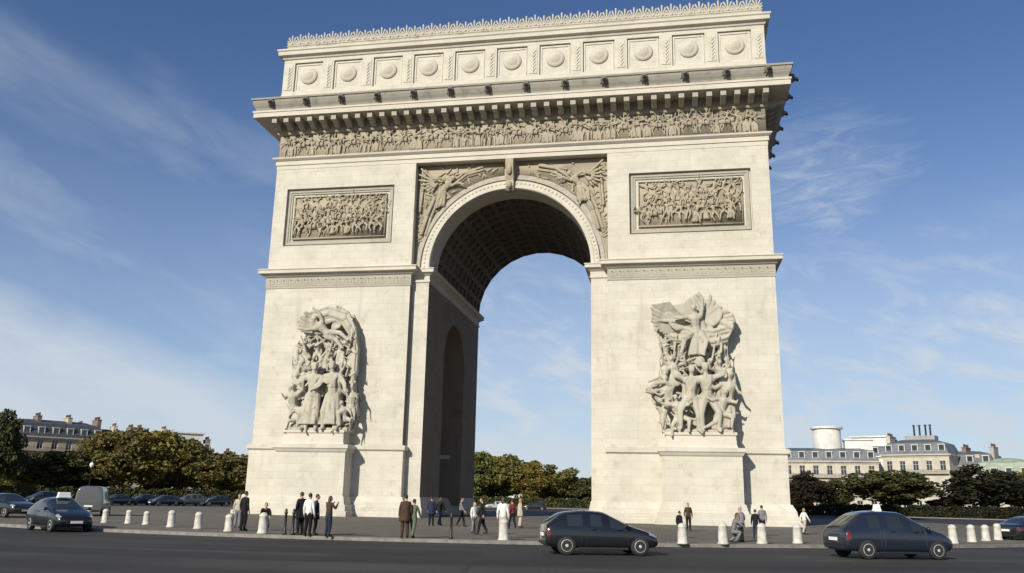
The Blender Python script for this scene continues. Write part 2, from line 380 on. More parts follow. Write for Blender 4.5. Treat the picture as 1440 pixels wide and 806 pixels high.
def sculpt(mb, name, parent, voxel=.07, m_=None):
    ob = mb.build(name, m_ or CARVED, parent, True)
    md = ob.modifiers.new('remesh', 'REMESH'); md.mode = 'VOXEL'; md.voxel_size = voxel; md.use_smooth_shade = True
    me = bake(ob); me.shade_smooth(); me.materials.clear(); me.materials.append(m_ or CARVED)
    return ob

# ------------------------------------------------------------------ the arch
arch = thing('triumphal_arch', 'huge cream stone triumphal arch with carved sculptures standing on the paved island', 'arch', (0, 0, 0.01))
W, D = 22.7, 22.2
HS = 21.9                                 # springing of the great vault
RV = 7.31
BX = 8.85; BY = .68                       # half width and set-back of the middle bay

def notch(y0, y1, z0, z1, ya, yb, zs, n=20):
    """side wall outline (y,z) with the cross passage cut out of its foot"""
    r = (yb-ya)/2; c_ = (ya+yb)/2
    return [(y0, z0), (ya, z0), (ya, zs)]+[(c_-r*math.cos(math.pi*k/n), zs+r*math.sin(math.pi*k/n)) for k in range(1, n)]+[(yb, zs), (yb, z0), (y1, z0), (y1, z1), (y0, z1)]
for sg in (-1, 1):
    X = lambda a, b_: (a, b_) if sg > 0 else (-b_, -a)
    mb = MB()
    x0, x1 = X(BX, W); mb.extrude(notch(0, D, 0, 21.25, 6.9, 15.3, 14.46), 'x', x0, x1)
    x0, x1 = X(RV, BX); mb.extrude(notch(BY, D-BY, 0, 21.25, 6.9, 15.3, 14.46), 'x', x0, x1)
    pier = mb.build('pier', [STONE, PASSAGE_SHADE], arch)
    for p in pier.data.polygons:                        # passage walls get the darker colour that stands for their shade
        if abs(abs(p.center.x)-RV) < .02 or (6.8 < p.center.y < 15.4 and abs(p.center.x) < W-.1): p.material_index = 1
    # plinth: two pieces in front of and behind the passage
    mb = MB()
    x0, x1 = X(BX, W)
    for ya, yb in ((0, 6.7), (15.5, D)):
        mb.ring(x0, x1, ya, yb, [(.95, -.05), (.95, .42), (.78, .46), (.78, .85), (.62, .9), (.58, 1.25), (.3, 1.75), (.16, 1.8), (.16, 5.55), (.34, 5.68), (.36, 5.98), (.02, 6.12)])
    mb.build('plinth', STONE, pier, bevel=.02)
    x0, x1 = X(RV, BX); mb = MB()
    mb.ring(x0, x1, BY, 6.7, [(.3, -.05), (.3, .85), (.22, .9), (.08, 1.7), (.03, 1.75), (.012, 1.8)]); mb.build('jamb_base', STONE, pier)
    mb = MB(); mb.ring(x0, x1, 15.5, D-BY, [(.3, -.05), (.3, .85), (.22, .9), (.08, 1.7), (.012, 1.8)]); mb.build('jamb_base', STONE, pier)
    # key-pattern band under the string course
    x0, x1 = X(BX, W); mb = MB(); mb.ring(x0, x1, 0, D, [(.002, 20.2), (.06, 20.22), (.06, 21.24), (.002, 21.249)])
    band = mb.build('ornament_band', BANDM, pier); mb = MB(); k = x0+.3
    while k < x1-.5:
        mb.box(k, k+.09, -.085, -.06, 20.42, 21.02); mb.box(k, k+.5, -.085, -.06, 20.93, 21.02); mb.box(k+.41, k+.5, -.085, -.06, 20.62, 20.93); mb.box(k+.2, k+.41, -.085, -.06, 20.62, 20.70); mb.box(k+.09, k+.62, -.085, -.06, 20.42, 20.50)
        k += .68
    mb.build('key_pattern', BANDM, band)
    mb = MB(); mb.ring(x0, x1, 0, D, [(.05, 21.25), (.22, 21.32), (.3, 21.5), (.62, 21.56), (.62, 21.82), (.7, 21.9), (.66, 21.98), (.05, 22.08)])
    mb.build('string_course', TRIM, pier)
    x0, x1 = X(RV, BX); mb = MB(); mb.ring(x0, x1, BY, D-BY, [(.02, 20.6), (.10, 20.65), (.10, 20.8), (.05, 20.85), (.05, 21.2), (.3, 21.4), (.5, 21.5), (.5, 21.75), (.56, 21.8), (.53, 21.88), (.02, 21.89)])
    mb.build('impost', TRIM, pier)
    # pedestal under the sculpture
    c_ = 16.15*sg+(-.12 if sg < 0 else 0)
    mb = MB()
    mb.ring(c_-3.1, c_+3.1, -2.0, .2, [(.62, -.05), (.62, .5), (.45, .55), (.45, 1.0), (.3, 1.05), (.12, 1.7), (0, 1.75), (0, 5.3), (.1, 5.4), (.22, 5.62), (.30, 5.66), (.30, 5.92), (.04, 5.99)])
    ped = mb.build('pedestal', STONE, pier, bevel=.02)
    mb = MB(); mb.ring(c_-2.75, c_+2.75, -1.75, .1, [(.1, 5.95), (0, 6.2), (-.05, 6.9), (.05, 7.0), (.05, 7.2)]); mb.build('sculpture_base', TRIM, ped)

SIL_R = [(18.97, 15.5, 16.85), (18.37, 15.2, 17.0), (17.78, 14.3, 17.5), (17.58, 12.3, 17.7), (16.79, 12.4, 19.3), (16.19, 12.2, 19.7), (15.28, 12.5, 19.4), (14.68, 12.95, 19.0), (13.49, 13.1, 18.95), (12.31, 12.95, 19.4), (11.15, 11.8, 19.6), (10.28, 11.8, 19.65), (9.41, 12.3, 19.6), (8.27, 12.65, 19.4), (7.0, 13.0, 19.0)]
SIL_L = [(18.11, -17.1, -14.1), (17.67, -17.8, -13.4), (16.71, -19.1, -12.95), (15.73, -18.4, -12.75), (14.45, -18.9, -12.55), (13.17, -19.0, -12.6), (11.9, -19.3, -12.5), (10.96, -19.4, -12.45), (10.02, -19.2, -12.1), (9.09, -19.0, -12.2), (8.16, -18.75, -12.4), (7.0, -19.0, -12.7)]
def sil_at(sil, z):
    if z >= sil[0][0]: return sil[0][1:]
    for (za, la, ra), (zb, lb, rb) in zip(sil, sil[1:]):
        if za >= z >= zb:
            u = (za-z)/(za-zb); return la+(lb-la)*u, ra+(rb-ra)*u
    return sil[-1][1:]
def hold_in(mb, sil):
    """keep limbs inside the block the group was carved from"""
    out = []
    for x, y, z in mb.v:
        if z > sil[0][0]: z = sil[0][0]+(z-sil[0][0])*.2
        l, r_ = sil_at(sil, z); x0_ = x
        if x < l+.25: x = l+.25+(x-l-.25)*.28
        if x > r_-.6: x = r_-.6+(x-r_+.6)*.28
        out.append((x, max(-2.15, min(y, .2)), z))
    mb.v = out
def backing(mb, sil):
    """the uncut stone behind the figures"""
    n = 26; zt, zb = sil[0][0]-.5, sil[-1][0]; L = []; Rr = []
    for k in range(n+1):
        z = zb+(zt-zb)*k/n; l, r_ = sil_at(sil, z); d_ = .42+.12*math.sin(z*5); L.append((l+d_, z)); Rr.append((r_-d_, z))
    mb.extrude(L+Rr[::-1], 'y', -.3, .15)
def crowd(mb, sil, r, rows):
    """rows of carved bodies, each row nearer the viewer than the one above it"""
    for z, y, h, step, flo in rows:
        l, r_ = sil_at(sil, z+h*.2); x = l+.55+r.uniform(0, .2)
        while x < r_-.45:
            e = (x-(l+r_)/2)/((r_-l)/2); sg = 1 if r.random() < .5 else -1
            carved(mb, (x, y+r.uniform(-.15, .1), z+r.uniform(-.25, .25)), h*r.uniform(.9, 1.08), e*9+r.uniform(-14, 14),
                   ((r.uniform(15, 150), r.uniform(20, 50), r.uniform(-70, 60), 25), (-r.uniform(15, 150), r.uniform(20, 50), r.uniform(-60, 70), 25)),
                   ((r.uniform(140, 176), 18, r.uniform(172, 200), 0), (-r.uniform(140, 176), 18, -r.uniform(172, 200), 0)),
                   skirt=r.random() < flo, helmet=r.random() < .45, cloak=r.choice((None, None, r.uniform(140, 220))), seed=x, head=r.uniform(-15, 15))
            x += step*r.uniform(.8, 1.2)
def litter(mb, sil, r, n, z0, z1, y):
    """cloth ends, straps, shield rims and hair between the bodies"""
    for k in range(n):
        z = r.uniform(z0, z1); l, r_ = sil_at(sil, z); x = r.uniform(l+.3, r_-.3); a = r.uniform(-180, 180); L = r.uniform(.5, 1.2)
        p = V((x, y+r.uniform(-.2, .25), z)); q_ = p+ydir(a, r.uniform(-10, 25))*L; c2 = q_+ydir(a+r.uniform(-50, 50), 0)*L*.6
        w_ = r.uniform(.06, .13); mb.cap(p, q_, w_, w_*.9, 7); mb.cap(q_, c2, w_*.9, w_*.5, 7)
rnd = random.Random(4)
# right hand group: a winged leader with cloth and wing spread above a press of standing warriors
def group_right(pier):
    mb = MB(); cx = 16.05; z0 = 7.15; A = ydir; r = random.Random(21)
    backing(mb, SIL_R)
    crowd(mb, SIL_R, r, ((13.5, -.85, 3.2, 1.0, .4), (11.4, -1.05, 3.7, 1.15, .3)))
    H = 5.4
    carved(mb, (cx-2.3, -1.2, z0+2.3), 4.8, -8, ((-60, 30, -100, 20), (-118, 25, -85, 20)), ((150, 25, 200, 0), (-165, 15, -175, 0)), helmet=True)
    carved(mb, (cx-.6, -1.55, z0+2.75), H, 4, ((95, 35, 30, 20), (-70, 30, -30, 25)), ((165, 12, 180, 0), (-152, 18, -182, 0)))
    carved(mb, (cx+.75, -1.55, z0+2.8), H+.3, -3, ((70, 30, 20, 30), (-100, 40, -50, 30)), ((156, 15, 182, 0), (-168, 10, -185, 0)))
    carved(mb, (cx+2.35, -1.2, z0+2.5), 5.0, 6, ((140, 20, 100, 30), (-120, 25, -60, 20)), ((166, 10, 178, 0), (-155, 22, -186, 0)), helmet=True, skirt=True)
    carved(mb, (cx+1.75, -1.6, z0+1.6), 3.9, 14, ((110, 30, 60, 30), (-110, 30, -60, 30)), ((110, 40, 185, 0), (-160, 30, -120, -20)))
    carved(mb, (cx-1.5, -1.5, z0+1.3), 3.6, -10, ((110, 30, 40, 30), (-100, 30, -60, 30)), ((120, 40, 185, 0), (-150, 30, -175, -10)))
    mb.cap((cx-2.3, -1.3, z0+3.0), (cx-4.4, -1.2, z0+3.6), .2, .12, 8); mb.cap((cx-3.0, -1.3, z0+2.6), (cx-4.1, -1.2, z0+3.6), .26, .18, 8)
    mb.ell((cx+2.75, -1.25, 11.6), .62, .2, .78, 16, 8); mb.ell((cx-1.7, -1.5, 11.5), .55, .2, .66, 16, 8); mb.ell((cx+.2, -1.6, 12.9), .45, .25, .5, 12, 6)
    for x, z, a in ((-2.6, 12.6, -20), (-1.9, 13.0, 10), (2.3, 12.0, 14), (1.2, 13.0, 12), (.1, 12.8, -14)): mb.cap((cx+x, -1.35, z), V((cx+x, -1.3, z))+A(a, 5)*2.2, .1, .06, 6)
    litter(mb, SIL_R, r, 70, 7.8, 15, -1.2)
    # leader with wings and cloth
    carved(mb, (cx+.05, -1.5, 15.3), 4.6, -5, ((12, 10, 4, 10), (-100, 30, -84, 15)), ((150, 25, 195, 5), (-128, 30, -165, 0)), skirt=True, cloak=150, seed=2)
    mb.cap((cx-1.0, -1.6, 16.2), (cx-3.7, -1.5, 16.3), .17, .08, 8)
    wing(mb, (cx-.5, -.8, 15.9), -62, -105, 3.9, 9, .36, -.4); mb.cap((cx-2.0, -1.0, 16.7), (cx-3.7, -1.1, 17.4), .5, .2, 8)
    wing(mb, (cx+.5, -.8, 16.4), 58, 118, 3.6, 10, .38, -.4)
    folds(mb, [(cx+.6, -.8, 17.3), (cx+1.7, -1.1, 17.0), (cx+3.4, -1.2, 16.1)], 1.7, 6, .27)
    folds(mb, [(cx+.2, -.9, 18.5), (cx+.9, -1.0, 17.2), (cx+1.4, -1.1, 15.6)], 1.0, 4, .22)
    folds(mb, [(cx-2.2, -.8, 15.5), (cx-.6, -1.2, 15.0), (cx+1.4, -1.3, 14.8), (cx+2.8, -1.1, 15.2)], 1.1, 5, .22)
    hold_in(mb, SIL_R)
    mb.ring(cx-2.6, cx+2.6, -1.55, .15, [(.1, z0-.1), (.15, z0+.2), (-.1, z0+.35)])
    sculpt(mb, 'sculpture_group', pier, .048)
def group_left(pier):
    mb = MB(); cx = -15.9; z0 = 7.15; A = ydir; r = random.Random(33)
    backing(mb, SIL_L)
    crowd(mb, SIL_L, r, ((14.1, -.8, 3.0, 1.1, .5), (11.5, -.95, 3.6, 1.25, .5)))
    carved(mb, (cx-.75, -1.55, z0+3.0), 5.9, 3, ((120, 25, 60, 30), (-130, 20, -40, 30)), ((170, 8, 180, 0), (-170, 10, -176, 0)), skirt=True, seed=1)
    carved(mb, (cx+1.1, -1.55, z0+3.05), 6.0, -3, ((140, 20, 170, 10), (-150, 20, -120, 40)), ((172, 6, 178, 0), (-165, 12, -182, 0)), skirt=True, cloak=168, seed=3)
    carved(mb, (cx-2.6, -1.2, z0+1.9), 4.5, -4, ((60, 30, 10, 20), (-120, 25, -60, 20)), ((120, 40, 190, 0), (-160, 20, -185, 0)), cloak=-150)
    carved(mb, (cx+2.75, -1.2, z0+1.9), 4.4, 4, ((120, 25, 170, 20), (-60, 30, -10, 20)), ((160, 20, 185, 0), (-120, 40, -190, 0)), cloak=150)
    carved(mb, (cx-1.9, -1.4, z0+.95), 3.4, 14, ((100, 30, 60, 20), (-130, 20, -150, 20)), ((110, 30, 175, 10), (-100, 20, -150, 0)))
    carved(mb, (cx+2.3, -1.4, z0+1.0), 3.3, -14, ((130, 20, 140, 20), (-90, 30, -60, 20)), ((100, 30, 160, 10), (-110, 30, -170, 0)))
    mb.cap((cx-2.2, -1.0, z0+.6), (cx-3.3, -1.0, z0+.35), .34, .2, 8); mb.cap((cx+2.7, -1.1, 9.6), (cx+3.6, -1.1, 10.3), .3, .16, 8)
    litter(mb, SIL_L, r, 70, 7.8, 16.2, -1.15)
    carved(mb, (cx+.2, -1.4, 15.6), 4.4, -48, ((-20, 15, -50, 10), (-100, 20, -80, 10)), ((95, 15, 130, 0), (110, 10, 140, 0)), cloak=70, head=30)
    wing(mb, (cx-.1, -.8, 15.9), -58, -100, 3.2, 8, .34, -.35); wing(mb, (cx+.5, -.8, 16.2), 10, 80, 2.2, 8, .32, -.3)
    arc = [(cx-3.0, -1.0, 16.4), (cx-1.5, -1.2, 17.2), (cx+0, -1.25, 17.6), (cx+1.6, -1.2, 17.1), (cx+2.6, -1.1, 15.8), (cx+3.0, -1.0, 14.0), (cx+2.9, -1.0, 12.2)]
    folds(mb, arc, .85, 4, .24); folds(mb, arc[1:5], -.3, 3, .18)
    folds(mb, [(cx-2.7, -.9, 14.3), (cx-1.9, -1.2, 13.3), (cx-2.5, -1.1, 11.8)], .9, 4, .2)
    for x, z, a in ((-2.6, 12.6, 4), (-1.6, 13.5, -20), (.3, 13.6, 14), (2.3, 9.0, 10)): mb.cap((cx+x, -1.3, z), V((cx+x, -1.3, z))+A(a, 5)*2.1, .1, .07, 6)
    hold_in(mb, SIL_L)
    mb.ring(cx-2.6, cx+2.5, -1.55, .15, [(.1, z0-.1), (.15, z0+.2), (-.1, z0+.35)])
    sculpt(mb, 'sculpture_group', pier, .048)
piers = [o for o in arch.children if o.name.startswith('pier')]
group_left(piers[0]); group_right(piers[1])

# upper wall: side blocks with a recessed panel each, middle bay with the arch cut out
def upper_wall():
    mb = MB()
    for sg in (-1, 1):
        xa, xb = (BX, W) if sg > 0 else (-W, -BX)
        pa, pb = (10.75, 21.15) if sg > 0 else (-21.45, -10.85)
        za, zb, z0, z1 = 24.3, 29.95, 21.26, 31.95
        xs = [xa, pa, pb, xb]; zs = [z0, za, zb, z1]; dpt = .38
        vs = [(x, 0, z) for z in zs for x in xs]+[(x, dpt, z) for z in (za, zb) for x in (pa, pb)]+[(x, D, z) for z in (z0, z1) for x in (xa, xb)]
        fs = [(r*4+c_, r*4+c_+1, r*4+c_+5, r*4+c_+4) for r in range(3) for c_ in range(3) if not (r == 1 and c_ == 1)]
        fs += [(5, 6, 17, 16), (6, 10, 19, 17), (10, 9, 18, 19), (9, 5, 16, 18), (16, 17, 19, 18)]
        fs += [(20, 22, 23, 21), (0, 4, 8, 12, 22, 20), (3, 21, 23, 15, 11, 7), (12, 13, 14, 15, 23, 22), (0, 20, 21, 3, 2, 1)]
        mb.add(vs, fs)
    n = 48
    pts = [(-BX, HS), (-RV-.4, HS)]+[(-(RV+.4)*math.cos(math.pi*k/n), HS+(RV+.4)*math.sin(math.pi*k/n)) for k in range(1, n)]+[(RV+.4, HS), (BX, HS), (BX, 31.95), (-BX, 31.95)]
    mb.extrude(pts, 'y', BY+.35, D-BY)
    return mb.build('upper_wall', STONE, arch)
uw = upper_wall()
# archivolts
def arc_ring(mb, r0, r1, y0, y1, n=64):
    pr = [(math.cos(math.pi*k/n), math.sin(math.pi*k/n)) for k in range(n+1)]; vs = []
    for c_, s_ in pr:
        for r, y in ((r0, y0), (r1, y0), (r1, y1), (r0, y1)): vs.append((-r*c_, y, HS+r*s_))
    fs = [(k*4+i, k*4+(i+1) % 4, (k+1)*4+(i+1) % 4, (k+1)*4+i) for k in range(n) for i in range(4)]+[(3, 2, 1, 0), (n*4, n*4+1, n*4+2, n*4+3)]
    mb.add(vs, fs)
mb = MB(); arc_ring(mb, RV, RV+.78, BY-.12, BY+2.6); arc_ring(mb, RV+.05, RV+.3, BY-.2, BY-.119)
for k in range(64):
    a = math.pi*(k+.5)/64; mb.ell((-(RV+.54)*math.cos(a), BY-.13, HS+(RV+.54)*math.sin(a)), .12, .07, .12, 8, 5)
mb.build('archivolt', TRIM, uw)
mb = MB(); arc_ring(mb, RV+.95, RV+1.25, BY-.02, BY+.4); arc_ring(mb, RV+1.25, RV+1.42, BY+.12, BY+.4); arc_ring(mb, RV+.78, RV+.95, BY+.2, BY+.5)
mb.build('outer_archivolt', mat('grey_moulding', (.36, .335, .275), .85, var=.15, vscale=1.5, bump=.3), uw)
# keystone console
mb = MB(); mb.extrude([(BY+.3, 28.95), (BY-.3, 29.0), (BY-.55, 29.35), (BY-.5, 29.9), (BY-.75, 30.6), (BY-.95, 31.3), (BY-.95, 31.85), (BY+.3, 31.85)], 'x', -.36, .36)
mb.ell((0, BY-.7, 30.9), .30, .35, .55, 14, 8); mb.ell((0, BY-.5, 29.45), .26, .3, .36, 12, 6)
mb.build('keystone', RELIEF, uw)
# reliefs
def horse(mb, P, h, sgn, n=6):
    P = V(P); q_ = lambda x, z, y=0: P+V((sgn*x*h, y, z*h))
    f = (V((0, 1, 0)), .6)
    mb.cap(q_(-.28, .0), q_(.28, .06), .17*h, .16*h, n, 2, f); mb.cap(q_(.3, .12), q_(.52, .42), .12*h, .07*h, n, 2, f); mb.cap(q_(.52, .44), q_(.72, .34), .065*h, .04*h, n, 2, f)
    for a, b_, e in ((-.3, -.38, -.28), (-.22, -.2, -.36), (.28, .4, .3), (.34, .62, .58)):
        mb.cap(q_(a, -.1), q_(b_, -.32), .07*h, .04*h, n, 2, f); mb.cap(q_(b_, -.32), q_(e, -.58), .04*h, .03*h, n, 2, f)
    mb.cap(q_(-.42, .08), q_(-.6, -.25), .05*h, .03*h, n, 2, f)
def battle(x0, x1, z0, z1, y, seed, hfig):
    r = random.Random(seed); mb = MB()
    rows = [(z0+hfig*.55, y), (z0+(z1-z0)*.5, y+.08), (z1-hfig*.42, y+.12)]
    for ri, (z, yy) in enumerate(rows):
        x = x0+.25+.2*ri
        while x < x1-.25:
            up_ = r.random()
            if up_ < .2 and x < x1-1.3 and x > x0+.5:
                horse(mb, (x+.35, yy, z-.1), hfig*.85, r.choice((-1, 1)))
                carved(mb, (x+.35, yy-.1, z+.35), hfig*.75, r.uniform(-25, 25), ((r.uniform(10, 120), 20, r.uniform(-40, 60), 15), (-r.uniform(10, 120), 20, r.uniform(-60, 40), 15)), ((150, 30, 190, 0), (-150, 30, -190, 0)), n=6, squash=.6)
                x += hfig*.75
            else:
                carved(mb, (x, yy, z+r.uniform(-.15, .15)), hfig*r.uniform(.85, 1.05), r.choice((r.uniform(-20, 20), r.uniform(-60, 60))),
                       ((r.uniform(20, 150), 25, r.uniform(-40, 90), 15), (-r.uniform(20, 150), 25, r.uniform(-90, 40), 15)),
                       ((r.uniform(120, 178), 20, r.uniform(160, 215), 0), (-r.uniform(120, 178), 20, -r.uniform(160, 215), 0)), skirt=r.random() < .35, helmet=r.random() < .4, n=6, squash=.85, seed=x)
                x += hfig*r.uniform(.26, .42)
            if r.random() < .3: mb.cap((x, yy-.15, z), V((x, yy-.15, z))+ydir(r.uniform(-50, 50))*hfig*.8, .035, .03, 5)
    return mb
for sg in (-1, 1):
    pa, pb = (10.75, 21.15) if sg > 0 else (-21.45, -10.85)
    za, zb = 24.3, 29.95
    mb = MB()
    for (a, b_, y0) in ((.16, .34, .20), (.34, .52, .27)):       # stepped moulded frame
        for (xa, xb, z0, z1) in ((pa+a, pb-a, zb-b_, zb-a), (pa+a, pb-a, za+a, za+b_), (pa+a, pa+b_, za+b_, zb-b_), (pb-b_, pb-a, za+b_, zb-b_)):
            mb.box(xa, xb, y0, .379, z0, z1)
    pan = mb.build('relief_frame', BANDM, uw)
    ia, ib, ja, jb = pa+.85, pb-.85, za+.8, zb-.85
    mb = battle(ia+.08, ib-.08, ja+.05, jb-.05, .20, 11+sg, 2.0)
    mb.box(ia, ib, .30, .378, ja, jb)
    for xa, xb, z0, z1 in ((ia-.1, ib+.1, jb, jb+.1), (ia-.1, ib+.1, ja-.12, ja), (ia-.1, ia, ja, jb), (ib, ib+.1, ja, jb)): mb.box(xa, xb, .16, .378, z0, z1)
    mb.build('relief_panel', RELIEF, pan, True)
# spandrels
for sg in (-1, 1):
    mb = MB(); n = 24; r = RV+1.42
    pts = [(sg*(BX-.02), HS+.02)]
    a0 = math.acos(min(1, (BX-.02)/r)) if r > BX-.02 else 0
    for k in range(n+1):
        a = a0+(math.pi/2-a0-.08)*k/n; pts.append((sg*r*math.cos(a), min(HS+r*math.sin(a), 31.6)))
    pts += [(sg*.75, 31.94), (sg*(BX-.02), 31.94)]
    mb.extrude(pts, 'y', BY+.16, BY+.352)
    y = BY+.04; c_ = sg*6.6
    carved(mb, (sg*6.4, y, 29.3), 3.6, -sg*40, ((70, 20, 110, 10), (-70, 20, -100, 10)), ((sg*140, 12, sg*175, 0), (sg*165, 10, sg*190, 0)), skirt=True, n=8, squash=.55, seed=sg)
    wing(mb, (sg*6.9, y+.05, 30.2), sg*50, sg*150, 2.0, 7, .2, -.1)
    mb.cap((sg*5.2, y, 30.9), (sg*3.4, y, 31.2), .07, .16, 8)
    folds(mb, [(sg*7.0, y, 28.6), (sg*7.6, y, 27.0), (sg*8.1, y, 25.2)], .5, 4, .14)
    rr = random.Random(70+sg)
    folds(mb, [(sg*5.4, y+.06, 30.0), (sg*4.2, y+.06, 30.9), (sg*2.6, y+.08, 31.3)], .5, 4, .12)
    folds(mb, [(sg*8.1, y+.06, 31.2), (sg*8.3, y+.06, 29.4), (sg*8.45, y+.06, 27.4)], .4, 3, .12)
    for k in range(120):
        z = rr.uniform(23.0, 31.6); dz = z-HS; xi = math.sqrt(max(0, r*r-dz*dz))+.12
        if xi < BX-.35:
            x = rr.uniform(xi, BX-.25); mb.cap((sg*x, y+.12, z), V((sg*x, y+.06, z))+ydir(rr.uniform(-90, 90))*rr.uniform(.2, .55), rr.uniform(.08, .17), .07, 6)
    mb.build('spandrel_relief', RELIEF, uw, True)
# dark edge bead beside the middle bay comes from its real set-back
# vault with coffers
mb = MB(); na, ny = 15, 11; ya, yb = BY+2.6, D-BY
def VP(a, y, r): return (-r*math.cos(a), y, HS+r*math.sin(a))
for i in range(na):
    for j in range(ny):
        A0, A1 = math.pi*i/na, math.pi*(i+1)/na; Y0, Y1 = ya+(yb-ya)*j/ny, ya+(yb-ya)*(j+1)/ny
        da, dy = (A1-A0)*.16, (Y1-Y0)*.16; r1, r2 = RV, RV+.34
        o = [VP(A0, Y0, r1), VP(A1, Y0, r1), VP(A1, Y1, r1), VP(A0, Y1, r1)]
        q1 = [VP(A0+da, Y0+dy, r1), VP(A1-da, Y0+dy, r1), VP(A1-da, Y1-dy, r1), VP(A0+da, Y1-dy, r1)]
        q2 = [VP(A0+da*1.5, Y0+dy*1.5, r2), VP(A1-da*1.5, Y0+dy*1.5, r2), VP(A1-da*1.5, Y1-dy*1.5, r2), VP(A0+da*1.5, Y1-dy*1.5, r2)]
        fs = [(k, (k+1) % 4, (k+1) % 4+4, k+4) for k in range(4)]+[(k+4, (k+1) % 4+4, (k+1) % 4+8, k+8) for k in range(4)]+[(8, 9, 10, 11)]
        mb.add(o+q1+q2, fs)
        a = (A0+A1)/2; p = V(VP(a, (Y0+Y1)/2, r2-.05)); mb.ell(p, .28, .28, .28, 8, 4)
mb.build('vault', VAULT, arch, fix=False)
# inside faces of the great passage: ashlar coloured darker to stand for shade, with a blind frame
# entablature
mb = MB(); mb.ring(-W, W, 0, D, [(.03, 31.96), (.03, 32.35), (.12, 32.37), (.12, 32.75), (.2, 32.8), (.38, 32.95), (.40, 33.08), (.02, 33.2)])
mb.build('architrave', TRIM, arch)
mb = MB(); mb.ring(-W, W, 0, D, [(-.05, 33.0), (-.05, 35.75)])
x = -W+.85; r = random.Random(9)
while x < W-.8:
    h = r.uniform(1.75, 2.2)
    if r.random() < .16 and x < W-2.6:
        horse(mb, (x+.6, -.02, 34.35), 1.5, r.choice((-1, 1))); carved(mb, (x+.6, -.1, 34.75), 1.5, r.uniform(-10, 10), ((r.uniform(20, 120), 20, r.uniform(0, 60), 15), (-r.uniform(20, 120), 20, -40, 15)), ((150, 30, 190, 0), (-150, 30, -190, 0)), n=6, squash=.6); x += 1.5
    else:
        carved(mb, (x, .03, 33.2+h*.5), h, r.uniform(-9, 9), ((r.uniform(60, 170), 25, r.uniform(0, 150), 15), (-r.uniform(60, 170), 25, -r.uniform(0, 150), 15)), ((r.uniform(160, 178), 10, 180, 0), (-r.uniform(160, 178), 10, -180, 0)), skirt=r.random() < .5, helmet=r.random() < .4, n=6, squash=.42, seed=x)
        x += r.uniform(.30, .52)
    if r.random() < .25: mb.cap((x-.2, -.12, 33.4), (x-.2+r.uniform(-.3, .3), -.12, 35.5), .04, .04, 5)
mb.box(-W-.02, W+.02, -.02, .2, 33.19, 33.3)
mb.build('frieze', stone('frieze_stone', (.36, .318, .24), (.19, .16, .118), joints=False, grime=.6, bump=.4), arch, True)
mb = MB(); mb.ring(-W, W, 0, D, [(.3, 36.76), (1.95, 36.78), (1.95, 37.2), (2.02, 37.24), (2.02, 37.42), (1.7, 37.46)])
cor = mb.build('cornice', TRIM, arch)
mb = MB(); mb.ring(-W, W, 0, D, [(.0, 35.6), (.16, 35.66), (.22, 35.8), (.22, 36.759), (.0, 36.759)]); mb.build('bed_moulding', RELIEF, cor)  # darker stone here deepens the shade between the modillions by colour
mb = MB(); mb.ring(-W, W, 0, D, [(1.78, 37.45), (1.84, 37.7), (1.98, 37.95), (2.08, 38.25), (2.1, 38.45), (2.2, 38.5), (2.2, 38.68), (1.9, 38.72), (.02, 38.9)])
cy = mb.build('gutter_moulding', CYMA, cor)
# modillions
mb = MB(); mb.extrude([(-.2, 35.92), (-.7, 35.96), (-1.1, 36.2), (-1.4, 36.16), (-1.68, 36.26), (-1.72, 36.785), (-.2, 36.785)], 'x', -.24, .24)
mo = mb.build('modillion', BANDM, cor); N = 39; first = True
def put_mod(x, y, rz):
    global first
    o = mo if first else mo.copy()
    if not first: COL.objects.link(o)
    first = False; o.location = (x, y, 0); o.rotation_euler = (0, 0, rz)
for k in range(N): put_mod(-W+.1+(2*W-.2)*k/(N-1), 0, 0)
for k in range(18): put_mod(W, .35+1.195*(k+.5), R(90))
# lion heads on the gutter
mb = MB(); mb.ell((0, 0, 0), .34, .36, .42, 14, 9); mb.ell((0, -.25, -.05), .2, .3, .2, 10, 6); mb.ell((-.16, -.2, .2), .1, .12, .1, 8, 5); mb.ell((.16, -.2, .2), .1, .12, .1, 8, 5)
for k in range(12):
    a = 2*math.pi*k/12; mb.cap((.3*math.cos(a), .1, .36*math.sin(a)), (.42*math.cos(a), .06, .5*math.sin(a)), .1, .05, 6)
mb.cur = 1; mb.ell((0, -.49, -.15), .15, .09, .14, 10, 6)
lh = mb.build('lion_head_spout', [mat('dark_spout_stone', (.15, .14, .115), .9, var=.3, vscale=5, bump=.4), mat('dark_mouth', (.02, .018, .016), .9)], cor, True)  # heads coloured darker than the gutter stone
for k in range(14):
    o = lh if k == 0 else lh.copy()
    if k: COL.objects.link(o)
    o.location = (-22.85+3.515*k, -2.05, 38.2)
for k in range(7):
    o = lh.copy(); COL.objects.link(o); o.location = (W+2.1, -.4+3.45*k, 38.05); o.rotation_euler = (0, 0, R(90)); o.scale = (1.15, 1.3, 1.15)
